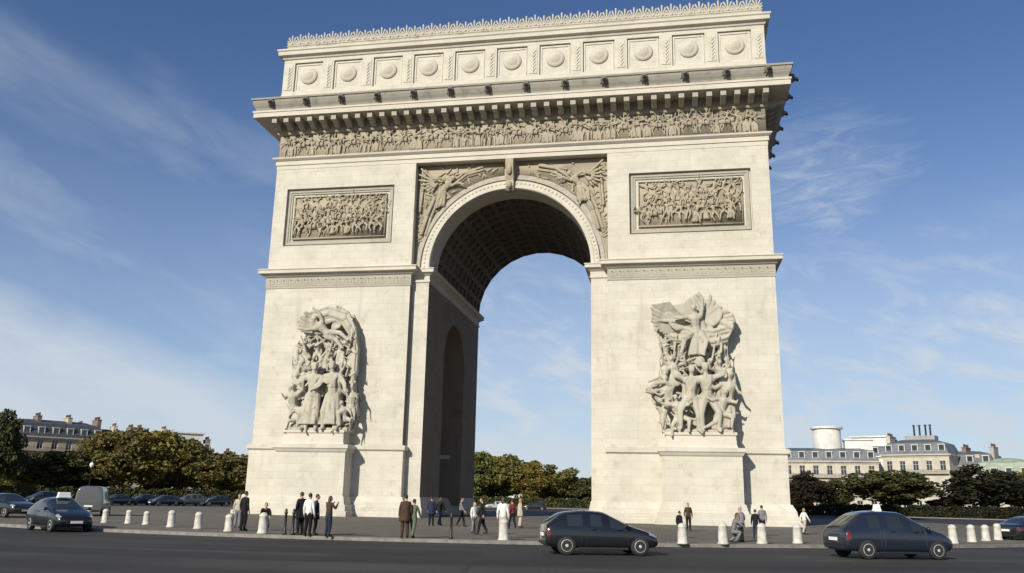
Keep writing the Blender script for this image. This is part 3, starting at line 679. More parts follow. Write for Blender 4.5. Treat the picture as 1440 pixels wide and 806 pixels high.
# attic
mb = MB(); AW = 22.95
mb.ring(-AW, AW, .24, D, [(0, 38.7), (0, 43.7)])
mb.box(-AW-.02, AW+.02, -.02, .319, 38.75, 40.25); mb.box(-AW, AW, -.0, .319, 43.35, 43.69)
mb.box(-AW-.05, AW+.05, -.12, -.021, 38.8, 39.85)
att = mb.build('attic', STONE, arch)
mb = MB(); mb.ring(-AW, AW, 0, D, [(.0, 43.68), (.12, 43.75), (.2, 43.95), (.48, 44.05), (.5, 44.4), (.6, 44.5), (.6, 44.66), (.1, 44.74)])
mb.build('attic_cornice', TRIM, att)
PW = 1.15; pitch = (2*AW-PW)/11
mb = MB(); mb.box(0, PW, 0, .319, 40.251, 43.349); mb.box(.2, PW-.2, -.05, -.001, 40.45, 43.15)
for k in range(6):
    for s_ in (-1, 1): mb.cap((PW/2, -.07, 40.7+.36*k), (PW/2+s_*.24, -.07, 41.0+.36*k), .07, .035, 6)
mb.cap((PW/2, -.06, 40.6), (PW/2, -.06, 42.9), .06, .04, 6)
pil = mb.build('attic_pilaster', STONE, att)
mb = MB(); mb.lathe([(.02, .0), (.86, 0.0), (.88, -.06), (.82, -.14), (.70, -.2), (.60, -.2), (.50, -.24), (.30, -.32), (.02, -.35)], 28, axis='y')
med = mb.build('medallion', stone('medallion_stone', (.50, .465, .39), (.32, .29, .235), joints=False, grime=.5), att)
mb = MB()
for xa, xb, z0, z1 in ((.08, pitch-PW-.08, 43.1, 43.26), (.08, pitch-PW-.08, 40.34, 40.5), (.08, .22, 40.5, 43.1), (pitch-PW-.22, pitch-PW-.08, 40.5, 43.1)): mb.box(xa, xb, .17, .245, z0, z1)
fr = mb.build('attic_panel_frame', STONE, att)
for k in range(12):
    for o0, n_, loc in ((pil, 12, (-AW+pitch*k, 0, 0)), (med, 11, (-AW+PW+pitch*k+(pitch-PW)/2, .245, 41.95)), (fr, 11, (-AW+PW+pitch*k, 0, 0))):
        if k >= n_: continue
        o = o0 if k == 0 else o0.copy()
        if k: COL.objects.link(o)
        o.location = loc
# cresting of palmettes
mb = MB(); mb.ring(-AW+.1, AW-.1, .15, D-.15, [(0, 44.7), (0, 45.25), (.06, 45.3), (.06, 45.42), (-.3, 45.45)])
cre = mb.build('cresting', CARVED, arch)
mb = MB()
for k in range(7):
    a = -66+22*k; L = 1.05-.012*abs(a)*.6; mb.cap((0, 0, .12), V((0, 0, .12))+ydir(a)*L*(.9 if abs(a) > 30 else 1), .06, .10 if abs(a) < 40 else .08, 6, 2, (V((0, 1, 0)), .7))
mb.ell((0, -.06, .16), .16, .13, .16, 8, 5)
for s_ in (-1, 1): mb.cap((s_*.12, 0, .03), (s_*.36, 0, .2), .07, .09, 6)
pa_ = mb.build('palmette', CARVED, cre, True); NP = 54
for k in range(NP):
    o = pa_ if k == 0 else pa_.copy()
    if k: COL.objects.link(o)
    o.location = (-AW+.5+(2*AW-1.0)*k/(NP-1), .25, 45.4); o.scale = (1, 1, 1.0+.06*((k*7) % 3-1))
for k in range(25):
    o = pa_.copy(); COL.objects.link(o); o.location = (AW-.25, 1.1+.84*k, 45.4); o.rotation_euler = (0, 0, R(90))
for o in (cor, att, cre): o.location.z = -.14
#@@PART2
# ------------------------------------------------------------------ bollards and posts
def bollard_mesh():
    mb = MB(); mb.lathe([(.265, 0), (.265, .06), (.225, .09), (.215, .5), (.20, .76), (.215, .785), (.215, .82), (.19, .85), (.165, .90), (.10, .945), (.02, .96)], 20)
    return mb.mesh('bollard', BOLL, True)
bm_ = bollard_mesh()
BL = [(122, 734.5, 'pale stone bollard between the taxi and the grey van'),
      (147, 735.5, 'pale stone bollard right in front of the grey van'),
      (180, 736.5, 'pale stone bollard just right of the grey van'),
      (205, 738, 'pale stone bollard second to the right of the grey van'),
      (240, 741.5, 'pale stone bollard third to the right of the grey van'),
      (278, 744, 'pale stone bollard standing left of the bollard nearest the tall man in black'),
      (321, 747.5, 'pale stone bollard beside the tall man in black near the left pier'),
      (369, 750.5, 'pale stone bollard in front of the crouching person at the left pier'),
      (708, 760, 'pale stone bollard in front of the person in white under the arch'),
      (960, 765, 'pale stone bollard in front of the two people by the right pier'),
      (1017, 765.5, 'pale stone bollard left of the lilac coat and below the right sculpture'),
      (1072, 765, 'pale stone bollard in front of the couple in the shadow of the right pedestal'),
      (1122, 764.5, 'pale stone bollard at the outer corner of the right pier'),
      (1341, 764.5, 'pale stone bollard just beyond the nose of the blue people carrier'),
      (1367, 762.5, 'pale stone bollard second beyond the nose of the blue people carrier'),
      (1387, 761, 'pale stone bollard third beyond the nose of the blue people carrier'),
      (1404, 759.5, 'pale stone bollard fourth beyond the blue people carrier'),
      (1419, 758.5, 'pale stone bollard next to the dark car leaving at the right edge')]
for k, (px, py, lab) in enumerate(BL):
    p = onz(px, py, PZ); ob = link('bollard', bm_); ob.location = (p.x, p.y, PZ); ob.rotation_euler = (0, 0, k*1.3); b_s = .74 if px < 215 else .82 if px < 330 else .9; ob.scale = (b_s, b_s, b_s*(1+.03*((k*5) % 3-1)))
    tag(ob, lab, 'bollard', 'stone bollards round the island')
DKM = mat('dark_iron', (.025, .025, .027), .5, .3)
mb = MB(); mb.lathe([(.09, 0), (.09, .1), (.06, .14), (.052, .85), (.075, .88), (.075, .93), (.05, .96), (.06, 1.02), (.03, 1.08), (.005, 1.09)], 14)
pm = mb.mesh('iron_post', DKM, True)
for px, py, lab in ((400, 752.5, 'dark iron post left of the two standing by the group of visitors'), (411, 753, 'dark iron post next to the group of visitors by the left pier'), (634, 759, 'dark iron post standing alone in front of the dark passage')):
    p = onz(px, py, PZ); ob = link('iron_post', pm); ob.location = (p.x, p.y, PZ); tag(ob, lab, 'post', 'iron posts on the pavement')
# street lamp
def street_lamp(px, d, h, lab):
    p = at(px, 700, d); o = thing('street_lamp', lab, 'street lamp', (p.x, p.y, 0))
    mb = MB(); mb.lathe([(.2, 0), (.2, .3), (.12, .4), (.10, 1.0), (.07, 1.1), (.05, h-.9), (.1, h-.85), (.06, h-.75)], 12); mb.cap((-.3, 0, h-1.0), (.3, 0, h-1.0), .03, .03, 6)
    mb.build('lamp_post', DKM, o, True)
    mb = MB(); mb.lathe([(.1, h-.75), (.3, h-.5), (.36, h-.2), (.3, h), (.12, h+.1), (.05, h+.2), (.01, h+.3)], 12); mb.build('lamp_globe', mat('opal_glass', (.75, .72, .62), .3), o, True)
street_lamp(123, 160, 6.2, 'dark lamp post with an opal globe in front of the left trees')

# ------------------------------------------------------------------ cars
TYRE = mat('tyre_rubber', (.018, .018, .019), .8); RIMM = mat('alloy', (.52, .52, .51), .4, .15)
GLASS = mat('car_glass', (.022, .027, .032), .04, spec=.7, coat=.3); BLACKT = mat('black_trim', (.012, .012, .013), .6)
HEADL = mat('headlight_lens', (.30, .31, .32), .08, spec=.9, coat=1.0); TAILL = mat('taillight_lens', (.12, .010, .014), .15, coat=.6); PLATE = mat('plate_white', (.75, .75, .70), .5)
def section(zl, belt, top, wb, wr):
    cab = max(0.0, top-belt)
    e = min(.07, cab*.25)
    pts = [(0, zl), (.8*wb, zl), (.965*wb, zl+.09), (wb, zl+(belt-zl)*.55), (.97*wb, belt), (wr, top-e), (wr*.6, top-.004), (0, top)]
    return pts+[(-y, z) for y, z in pts[-2:0:-1]]
def car(name, label, cat, loc, heading, st, marks, paint, axles, rw, W2, group=None, sign=False, handles=((-.35, 0), (.55, 0)), zhandle=.86, mirror=(.75, .98), plates=None, ground=0.0):
    """body lofted through cross-sections st = [(x, sill, belt, top, half width, half roof)];
       marks = {(section index, strip): material index}; glass and lamps are cut out of the same skin"""
    o = thing(name, label, cat, (loc[0], loc[1], ground), heading, group)
    spans = {}
    for (i, kk), v in marks.items(): spans.setdefault((st[i][0], st[i+1][0]), {})[kk] = v
    st = list(st)
    marks = {}
    for i in range(len(st)-1):
        xm = (st[i][0]+st[i+1][0])/2
        for (a, b_), dd in spans.items():
            if a < xm < b_:
                for kk, v in dd.items(): marks[(i, kk)] = v
    mb = MB(); n = 14; vs = []
    for x, zl, be, tp, wb, wr in st: vs += [(x, y, z) for y, z in section(zl, be, tp, wb, wr)]
    fs = []; mi = []
    for i in range(len(st)-1):
        for k in range(n):
            fs.append((i*n+k, i*n+(k+1) % n, (i+1)*n+(k+1) % n, (i+1)*n+k)); kk = k if k < 7 else 13-k; mi.append(marks.get((i, kk), 0))
    fs += [list(range(n))[::-1], [(len(st)-1)*n+i for i in range(n)]]; mi += [0, 0]
    mb.add(vs, fs); mb.mi = mi
    ms = [paint, GLASS, GLASS, GLASS, HEADL, TAILL, BLACKT]
    body = mb.build('body', ms, o, True)
    sb = body.modifiers.new('s', 'SUBSURF'); sb.levels = 2; sb.render_levels = 2
    cut = MB(); cut.cur = 6
    for ax in axles: cut.lathe([(.001, -1.2), (rw+.055, -1.2), (rw+.055, 1.2), (.001, 1.2)], 28, (ax, 0, rw), 'y')
    co = cut.build('cutter', ms)
    bo = body.modifiers.new('b', 'BOOLEAN'); bo.object = co; bo.operation = 'DIFFERENCE'; bo.solver = 'EXACT'
    me = bake(body); bpy.data.objects.remove(co)
    from mathutils.bvhtree import BVHTree
    bt = BVHTree.FromPolygons([v.co.copy() for v in me.vertices], [list(p.vertices) for p in me.polygons])
    smb = MB(); bel = st[5][2]
    for xs_, za in ((axles[0]+rw+.20, .34), ((st[5][0]+st[6][0])/2, .30), (axles[1]-rw-.10, .34)):
        for sg in (-1, 1):
            pts = []
            for k in range(9):
                z = za+(bel-.03-za)*k/8; hit = bt.ray_cast(V((xs_, sg*2, z)), V((0, -sg, 0)))
                if hit[0] is not None: pts.append(hit[0])
            for a, b_ in zip(pts[:-1], pts[1:]): smb.cap(a, b_, .010, .010, 5, 1)
    seam_verts = smb
    # split the skin: every connected patch of glass or lamp becomes a part
    bm = bmesh.new(); bm.from_mesh(me); bm.faces.ensure_lookup_table(); seen = set(); comps = []
    for f in bm.faces:
        if f.material_index in (1, 2, 3, 4, 5) and f.index not in seen:
            m0 = f.material_index; stck = [f]; comp = []; seen.add(f.index)
            while stck:
                g_ = stck.pop(); comp.append(g_)
                for e in g_.edges:
                    for h_ in e.link_faces:
                        if h_.index not in seen and h_.material_index == m0: seen.add(h_.index); stck.append(h_)
            comps.append((m0, comp))
    names = {1: 'side_window', 2: 'windscreen', 3: 'rear_window', 4: 'headlight', 5: 'taillight'}
    for m0, comp in comps:
        idx = {}; pv = []; pf = []
        for f in comp:
            row = []
            for v in f.verts:
                if v.index not in idx: idx[v.index] = len(pv); pv.append(tuple(v.co))
                row.append(idx[v.index])
            pf.append(row)
        if len(pv) < 4: continue
        pme = bpy.data.meshes.new(names[m0]); pme.from_pydata(pv, [], pf); pme.materials.append(ms[m0]); pme.shade_smooth(); link(names[m0], pme, o)
    bmesh.ops.delete(bm, geom=[f for _, c_ in comps for f in c_], context='FACES')
    sv = [bm.verts.new(p) for p in seam_verts.v]
    for f in seam_verts.f:
        nf_ = bm.faces.new([sv[i] for i in f]); nf_.material_index = 6
    bm.to_mesh(me); bm.free()
    # wheels
    wm = MB(); wm.lathe([(rw*.62, -.10), (rw*.9, -.105), (rw*.985, -.08), (rw, -.03), (rw, .03), (rw*.985, .08), (rw*.9, .105), (rw*.62, .10)], 28, axis='y'); wme = wm.mesh('wheel', TYRE, True)
    rm = MB(); rm.lathe([(rw*.64, -.02), (rw*.64, -.098), (rw*.58, -.105), (rw*.56, -.06), (rw*.5, -.03)], 24, axis='y')
    for k in range(7):
        a = 2*math.pi*k/7; rm.cap((0, -.075, 0), (rw*.57*math.cos(a), -.085, rw*.57*math.sin(a)), rw*.13, rw*.10, 6, 2, (V((0, 1, 0)), .5))
    rm.lathe([(.02, -.11), (rw*.16, -.105), (rw*.18, -.06)], 12, axis='y'); rme = rm.mesh('rim', RIMM, False)
    for ax in axles:
        for sg in (-1, 1):
            wo = link('wheel', wme, o); wo.location = (ax, sg*(W2-.115), rw); wo.rotation_euler = (0, 0, 0 if sg < 0 else math.pi); link('rim', rme, wo)
    L0, L1 = st[0][0], st[-1][0]
    for sg in (-1, 1):
        mb = MB(); mb.ell((mirror[0], sg*(W2+.07), mirror[1]), .07, .11, .075, 10, 6); mb.cap((mirror[0], sg*(W2-.12), mirror[1]-.05), (mirror[0], sg*(W2+.03), mirror[1]-.03), .025, .025, 6); mb.build('wing_mirror', paint, o, True)
        for hx, _ in handles: mb = MB(); mb.cap((hx-.07, sg*(W2+.004), zhandle), (hx+.07, sg*(W2+.004), zhandle), .018, .018, 6); mb.build('door_handle', BLACKT, o, True)
    mb = MB(); mb.box(L1-.03, L1+.012, -.42, .42, .36, .52); mb.build('grille', BLACKT, o, bevel=.01)
    mb = MB(); mb.box(L1+.013, L1+.022, -.26, .26, .38, .49); mb.build('number_plate', PLATE, o)
    mb = MB(); mb.box(L0-.022, L0+.02, -.26, .26, .60, .71); mb.build('number_plate', PLATE, o)
    mb = MB(); mb.box(L0-.025, L0+.12, -.62, .62, .34, .42); mb.build('rear_bumper_strip', BLACKT, o, bevel=.02)
    for xa, xb in ((axles[0]+rw+.09, axles[1]-rw-.09),):
        for sg in (-1, 1): mb = MB(); mb.box(xa, xb, min(sg*(W2-.10), sg*(W2-.01)), max(sg*(W2-.10), sg*(W2-.01)), .19, .27); mb.build('sill', BLACKT, o, bevel=.015)
    if sign:
        zt = max(s_[3] for s_ in st); mb = MB(); hw = .27 if sign > 0 else .11; mb.ring(sign-.10, sign+.10, -hw, hw, [(.015, zt-.03), (.02, zt+.03), (0, zt+.05), (-.015, zt+.20), (-.03, zt+.22)]); mb.build('roof_sign', mat('white_plastic', (.85, .85, .83), .35), o, bevel=.015)
    return o
# sections: x, sill, belt, top, half width, half roof
HATCH = [(-1.99, .42, .66, .80, .66, .55), (-1.95, .30, .84, .98, .79, .66), (-1.88, .25, .92, 1.07, .83, .64), (-1.50, .23, .945, 1.34, .855, .575), (-1.32, .22, .945, 1.41, .86, .58), (-.62, .21, .93, 1.475, .865, .585), (-.52, .21, .93, 1.475, .865, .585),
         (.02, .21, .905, 1.445, .865, .575), (.10, .21, .90, 1.42, .865, .57), (1.00, .22, .86, .98, .86, .70), (1.16, .22, .84, .93, .855, .76), (1.62, .24, .72, .80, .82, .70), (1.86, .26, .61, .68, .75, .62), (1.98, .34, .52, .57, .62, .5)]
HM = {(2, 5): 3, (2, 6): 3, (4, 4): 1, (6, 4): 1, (8, 4): 1, (8, 5): 2, (8, 6): 2, (3, 4): 0, (1, 3): 5, (11, 4): 4}
MPV = [(-2.14, .42, .66, .80, .70, .58), (-2.10, .30, .86, 1.00, .82, .70), (-2.0, .26, .96, 1.12, .86, .70), (-1.45, .24, 1.02, 1.51, .88, .62), (-1.25, .23, 1.02, 1.585, .89, .63), (-.72, .22, 1.01, 1.64, .90, .635), (-.62, .22, 1.01, 1.645, .90, .635),
       (.22, .22, .98, 1.61, .90, .62), (.30, .22, .98, 1.59, .90, .615), (1.26, .23, .94, 1.06, .885, .72), (1.42, .23, .92, 1.01, .88, .76), (1.82, .25, .80, .88, .84, .70), (2.02, .28, .68, .76, .76, .62), (2.14, .36, .56, .62, .63, .5)]
SEDAN = [(-2.2, .42, .66, .78, .66, .55), (-2.15, .3, .84, .92, .79, .66), (-2.05, .26, .90, .97, .83, .70), (-1.62, .24, .93, 1.02, .86, .70), (-.98, .22, .93, 1.36, .87, .56), (-.45, .22, .92, 1.42, .875, .58), (-.36, .22, .92, 1.42, .875, .58),
         (.34, .22, .90, 1.40, .875, .57), (.42, .22, .90, 1.38, .875, .565), (1.12, .22, .88, .97, .87, .70), (1.28, .22, .86, .93, .865, .76), (1.82, .25, .76, .83, .83, .70), (2.05, .28, .66, .74, .76, .62), (2.18, .36, .56, .62, .63, .5)]
SM = {(3, 5): 3, (3, 6): 3, (4, 4): 1, (6, 4): 1, (8, 4): 1, (8, 5): 2, (8, 6): 2, (1, 3): 5, (11, 4): 4}
VAN = [(-2.42, .45, .80, 1.0, .80, .72), (-2.40, .32, 1.05, 1.80, .88, .80), (-2.36, .28, 1.08, 1.93, .91, .79), (-2.2, .27, 1.08, 1.96, .92, .78), (-1.7, .26, 1.08, 1.97, .93, .78), (-.2, .26, 1.06, 1.97, .93, .78), (-.1, .26, 1.06, 1.97, .93, .78),
       (.75, .26, 1.04, 1.93, .93, .76), (.85, .26, 1.04, 1.90, .93, .755), (1.62, .27, 1.02, 1.16, .91, .74), (1.78, .27, .98, 1.09, .90, .78), (2.2, .29, .86, .94, .86, .72), (2.36, .3, .74, .82, .80, .64), (2.45, .38, .6, .66, .66, .5)]
VM = {(6, 4): 1, (8, 4): 1, (8, 5): 2, (8, 6): 2, (1, 3): 5, (11, 4): 4}
def paint(name, c, rough=.25): return mat(name, c, rough, 0.0, .5, coat=.8)
P_BLACK = paint('black_car_paint', (.010, .011, .014)); P_NAVY = paint('navy_car_paint', (.013, .018, .030)); P_GREY = paint('grey_car_paint', (.075, .078, .08), .45); P_WHITE = paint('white_car_paint', (.62, .62, .60)); P_SILV = paint('silver_car_paint', (.35, .36, .37)); P_DK = paint('charcoal_car_paint', (.012, .012, .015))
def mid(pxr, pyr, pxf, pyf): a = onz(pxr, pyr); b_ = onz(pxf, pyf); return a, b_
def tangent(x, y): return math.atan2((x-CX), -(y-CY))
hp = onz(842, 779.5); car('hatchback_car', 'black hatchback with silver wheels driving past in front of the right pier', 'car', (hp.x, hp.y), R(17), HATCH, HM, P_BLACK, (-1.27, 1.25), .315, .865)
vp_ = onz(1251, 785); car('people_carrier', 'dark blue people carrier with a small white roof light on the road at the right', 'car', (vp_.x, vp_.y), R(20), MPV, HM, P_NAVY, (-1.33, 1.36), .325, .90, sign=-.35, mirror=(.95, 1.05), zhandle=.95)
lp = onz(82, 746.5); car('taxi_car', 'dark taxi with a white roof sign approaching on the road at the left', 'car', (lp.x, lp.y), R(-33), HATCH, HM, P_BLACK, (-1.27, 1.25), .315, .865, sign=.1)
a_ = at(133, 700, 68); car('parked_van', 'dark grey van seen from behind on the paved island beyond the taxi', 'van', (a_.x, a_.y), R(118), VAN, VM, P_GREY, (-1.55, 1.5), .33, .93, mirror=(1.2, 1.15), zhandle=1.0, ground=PZ)
a_ = at(10, 700, 62); car('saloon_car', 'black saloon car half out of the frame behind the taxi', 'car', (a_.x, a_.y), R(-20), SEDAN, SM, P_BLACK, (-1.35, 1.38), .315, .875, ground=PZ)
a_ = onz(1452, 764); car('saloon_car', 'black saloon car cut by the right edge beyond the last bollards', 'car', (a_.x+.6, a_.y+1.6), R(35), SEDAN, SM, P_DK, (-1.35, 1.38), .315, .875)
FAR = [(165, 128, SEDAN, SM, P_BLACK, 'black saloon car on the far road beyond the dark grey van', .875), (200, 131, HATCH, HM, P_DK, 'charcoal hatchback on the far road in front of the left trees', .865), (232, 129, SEDAN, SM, P_NAVY, 'navy saloon car on the far road below the brown tree', .875),
       (268, 132, MPV, HM, P_GREY, 'grey people carrier on the far road left of the arch', .90), (304, 133, HATCH, HM, P_BLACK, 'black hatchback on the far road next to the left pier', .865), (700, 152, SEDAN, SM, P_SILV, 'silver saloon car seen through the arch in front of the trees', .875),
       (752, 150, HATCH, HM, P_DK, 'charcoal hatchback seen through the arch behind the black hatchback', .865), (60, 126, MPV, HM, P_DK, 'dark people carrier on the far road behind the taxi', .90)]
for px, d, stn, mk, pt, lab, w2 in FAR:
    a_ = at(px, 700, d); car('passing_car', lab, 'car', (a_.x, a_.y), tangent(a_.x, a_.y), stn, mk, pt, (-1.3, 1.3), .315, w2, 'cars on the far road')

# ------------------------------------------------------------------ people
SKIN = mat('skin', (.42, .26, .19), .6); HAIRS = {'dark': mat('dark_hair', (.02, .014, .01), .6), 'brown': mat('brown_hair', (.07, .04, .02), .6), 'fair': mat('fair_hair', (.28, .20, .10), .6), 'grey': mat('grey_hair', (.30, .29, .28), .6)}
SHOE = mat('dark_shoe', (.02, .018, .016), .6); EYE = mat('eye_dark', (.02, .02, .02), .3)
def cloth(n, c): return mat(n, c, .9, spec=.2, var=.18, vscale=6, bump=.3, bscale=25)
CL = {'black': cloth('black_cloth', (.012, .012, .014)), 'navy': cloth('navy_cloth', (.02, .026, .05)), 'white': cloth('white_cloth', (.66, .65, .62)), 'brown': cloth('brown_cloth', (.06, .038, .026)), 'grey': cloth('grey_cloth', (.17, .17, .175)), 'green': cloth('grey_green_cloth', (.11, .13, .09)),
      'beige': cloth('beige_cloth', (.42, .36, .28)), 'lilac': cloth('lilac_cloth', (.25, .22, .27)), 'jean': cloth('denim', (.05, .065, .10)), 'red': cloth('dull_red_cloth', (.16, .035, .03))}
def person(label, px, py, h, face, top, bottom, hair='dark', pose='stand', d=None, coat=False, z=PZ):
    p = onz(px, py, z) if d is None else at(px, py, d)
    rz = face
    o = thing('person', label, 'person', (p.x, p.y, z), rz, 'visitors on the pavement')
    k = h*.97/1.75; J = {}; dz = 0.0
    kn = .50; cr = pose == 'crouch'
    if cr: dz = -.42
    J['pelvis'] = V((0, .0, .95+dz)); lean = -.16 if cr else -.01
    J['waist'] = J['pelvis']+V((0, lean*.4, .15)); J['chest'] = J['pelvis']+V((0, lean+.01, .36)); J['neck'] = J['pelvis']+V((0, lean*1.3+.01, .55)); J['head'] = J['pelvis']+V((0, lean*1.4-.015, .63))
    for sg, s_ in ((-1, 'l'), (1, 'r')):
        st_ = 0.0
        if pose == 'walk': st_ = .20*sg
        J['hip'+s_] = J['pelvis']+V((.095*sg, 0, -.06))
        if cr: J['knee'+s_] = V((.17*sg, -.36 if sg < 0 else -.22, .50 if sg < 0 else .30)); J['ank'+s_] = V((.13*sg, -.10 if sg < 0 else .12, .09)); 
        else: J['knee'+s_] = V((.10*sg, -.03+(-st_*.5), .50)); J['ank'+s_] = V((.11*sg, .03-st_*1.1, .09+(.05 if pose == 'walk' and sg < 0 else 0)))
        J['toe'+s_] = J['ank'+s_]+V((.03*sg, -.17, -.055))
        J['sh'+s_] = J['chest']+V((.175*sg, .0, .125))
        ar = {'stand': ((.06*sg, .03, -.28), (.02*sg, -.07, -.25)), 'walk': ((.06*sg, .12*sg, -.26), (.0, -.10+.06*sg, -.24)), 'photo': ((.10*sg, -.14, -.22), (-.10*sg, -.16, .20)), 'pocket': ((.10*sg, .05, -.27), (-.07*sg, -.12, -.20)),
              'wave': ((.16*sg, -.06, .22 if sg > 0 else -.25), (-.02*sg, -.08, .26 if sg > 0 else -.22)), 'crouch': ((.05*sg, -.20, -.20), (-.04*sg, -.20, -.10))}[pose]
        J['el'+s_] = J['sh'+s_]+V(ar[0]); J['wr'+s_] = J['el'+s_]+V(ar[1]); J['hand'+s_] = J['wr'+s_]+V(ar[1]).normalized()*.085
    order = list(J); E = [('pelvis', 'waist'), ('waist', 'chest'), ('chest', 'neck'), ('neck', 'head')]
    for s_ in 'lr': E += [('pelvis', 'hip'+s_), ('hip'+s_, 'knee'+s_), ('knee'+s_, 'ank'+s_), ('ank'+s_, 'toe'+s_), ('chest', 'sh'+s_), ('sh'+s_, 'el'+s_), ('el'+s_, 'wr'+s_), ('wr'+s_, 'hand'+s_)]
    rad = {'pelvis': .155, 'waist': .148, 'chest': .162, 'neck': .06, 'head': .06, 'hip': .112, 'knee': .084, 'ank': .062, 'toe': .045, 'sh': .082, 'el': .06, 'wr': .042, 'hand': .04}
    me = bpy.data.meshes.new('person_body'); me.from_pydata([J[j] for j in order], [(order.index(a), order.index(b_)) for a, b_ in E], [])
    ob = link('body', me, o)
    sk = ob.modifiers.new('skin', 'SKIN'); sk.use_smooth_shade = True
    for i, j in enumerate(order):
        key = j if j in rad else j[:-1]; r_ = rad[key]; me.skin_vertices[0].data[i].radius = (r_, r_*.82 if key in ('pelvis', 'waist', 'chest') else r_); me.skin_vertices[0].data[i].use_root = (j == 'pelvis')
    sb = ob.modifiers.new('sub', 'SUBSURF'); sb.levels = 1; sb.render_levels = 1
    bme = bake(ob)
    # head, face, hands and shoes grown into the same mesh
    mats = [CL[top], CL[bottom], SKIN, SHOE, EYE]
    seg = [(J[a], J[b_], (3 if 'toe' in b_ else 2 if ('hand' in b_ or b_ == 'head') else 1 if ('knee' in b_ or 'ank' in b_ or 'hip' in b_) else 0)) for a, b_ in E]
    mb = MB(); vs = [v.co.copy() for v in bme.vertices]; fs = [list(f.vertices) for f in bme.polygons]; mb.add(vs, fs)
    for i, f in enumerate(fs):
        c_ = sum((vs[v] for v in f), V())/len(f); best = 9; bi = 0
        for a, b_, m_ in seg:
            ab = b_-a; u = max(0, min(1, (c_-a).dot(ab)/max(ab.length_squared, 1e-9))); dd = (a+ab*u-c_).length
            if dd < best: best = dd; bi = m_
        mb.mi[i] = bi
    H = J['head']+V((0, -.012, .085)); mb.cur = 2
    mb.ell(H, .076, .095, .118, 14, 10); mb.ell(H+V((0, -.03, -.05)), .058, .062, .068, 12, 8); mb.cap(J['neck']-V((0, 0, .03)), H-V((0, -.02, .06)), .056, .054, 10)
    mb.cap(H+V((0, -.092, .005)), H+V((0, -.108, -.022)), .010, .015, 6); mb.ell(H+V((0, -.088, -.058)), .024, .012, .009, 8, 4)
    for sg in (-1, 1): mb.ell(H+V((.077*sg, .008, -.005)), .012, .022, .032, 8, 5)
    mb.cur = 4
    for sg in (-1, 1): mb.ell(H+V((.031*sg, -.087, .012)), .012, .008, .008, 8, 4)
    mb.cur = 2
    for sg, s_ in ((-1, 'l'), (1, 'r')):
        w_ = J['wr'+s_]; d_ = (J['hand'+s_]-w_).normalized(); sd = V((0, 1, 0)) if abs(d_.y) < .8 else V((1, 0, 0)); sd = (sd-d_*sd.dot(d_)).normalized(); pn = d_.cross(sd)*(-sg)
        pal = w_+d_*.085
        for i, (off, L) in enumerate(((-.028, .062), (-.01, .075), (.009, .07), (.027, .055))):
            b0 = pal+sd*off; b1 = b0+(d_+pn*.25).normalized()*L*.55; b2 = b1+(d_+pn*.8).normalized()*L*.5
            mb.cap(b0-d_*.02, b1, .0095, .0085, 6); mb.cap(b1, b2, .0085, .007, 6)
        t0 = w_+d_*.03-sd*.03; t1 = t0+(d_*.7-sd*.6+pn*.3).normalized()*.045; mb.cap(t0, t1, .012, .010, 6); mb.cap(t1, t1+(d_+pn*.3).normalized()*.03, .010, .008, 6)
        mb.cur = 3; an, to = J['ank'+s_], J['toe'+s_]; mb.cap(an+V((0, .035, -.045)), to, .045, .042, 8, 2, (V((0, 0, 1)), .8)); mb.cur = 2
    nm = mb.mesh('person_body', mats, True); ob.data = nm
    mb = MB(); mb.ell(H+V((0, .018, .028)), .086, .094, .104, 14, 8)
    mb.v = [(x, y, zz) if not (y < H.y-.045 and zz < H.z+.055) else (x*.85, H.y-.045, max(zz, H.z+.045)) for x, y, zz in mb.v]
    if hair in ('brown', 'fair'): mb.cap(H+V((0, .06, .0)), H+V((0, .075, -.15)), .07, .055, 10)
    mb.build('hair', HAIRS[hair], o, True)
    if coat:
        mb = MB(); mb.drape(J['neck']-V((0, -.01, .09)), J['pelvis']-V((0, 0, .16 if cr else .26)),   .19, .25, 7, .06, 28, 8, 1.0, .72); mb.build('coat', CL[top], o, True)
    for ch in o.children: ch.scale = (k, k, k)
    return o
BK = 0.0; FR = math.pi        # local front is -y: 0 faces the photographer, pi faces the arch
person('tall man in black clothes standing by the left corner of the arch', 341, 746.5, 1.80, R(160), 'black', 'black', 'dark', 'stand')
person('pale clothed person standing close beside the tall man in black', 333, 742.5, 1.66, R(200), 'beige', 'grey', 'fair', 'stand')
person('dark haired person crouching behind a bollard below the left sculpture', 371, 747, 1.70, R(30), 'black', 'jean', 'dark', 'crouch')
person('man in dark coat standing left in the group before the left pedestal', 421, 753, 1.80, R(-120), 'black', 'black', 'dark', 'pocket', coat=True)
person('dark haired person in a white shirt amid the group before the left pedestal', 432, 754, 1.76, R(170), 'white', 'black', 'dark', 'stand')
person('person in navy jacket on the right of the white shirt before the left pedestal', 442, 753, 1.72, R(110), 'navy', 'black', 'dark', 'pocket', coat=True)
person('person in brown jacket raising a camera before the left pedestal', 460.5, 755, 1.66, R(150), 'brown', 'navy', 'brown', 'photo')
person('person in a long brown coat standing at the foot of the dark jamb', 568.5, 757.5, 1.78, R(-160), 'brown', 'brown', 'dark', 'stand', coat=True)
person('shorter person in grey green jacket beside the long brown coat', 580, 757.5, 1.60, R(165), 'green', 'green', 'dark', 'walk')
person('person dressed in white in front of the dark figure under the arch', 666, 750, 1.50, R(60), 'white', 'grey', 'fair', 'stand')
person('person all in black walking past the arch opening', 677.5, 752, 1.72, R(-80), 'black', 'black', 'dark', 'walk')
person('person in white top standing behind a bollard under the arch', 706.5, 757.5, 1.76, R(175), 'white', 'beige', 'brown', 'stand')
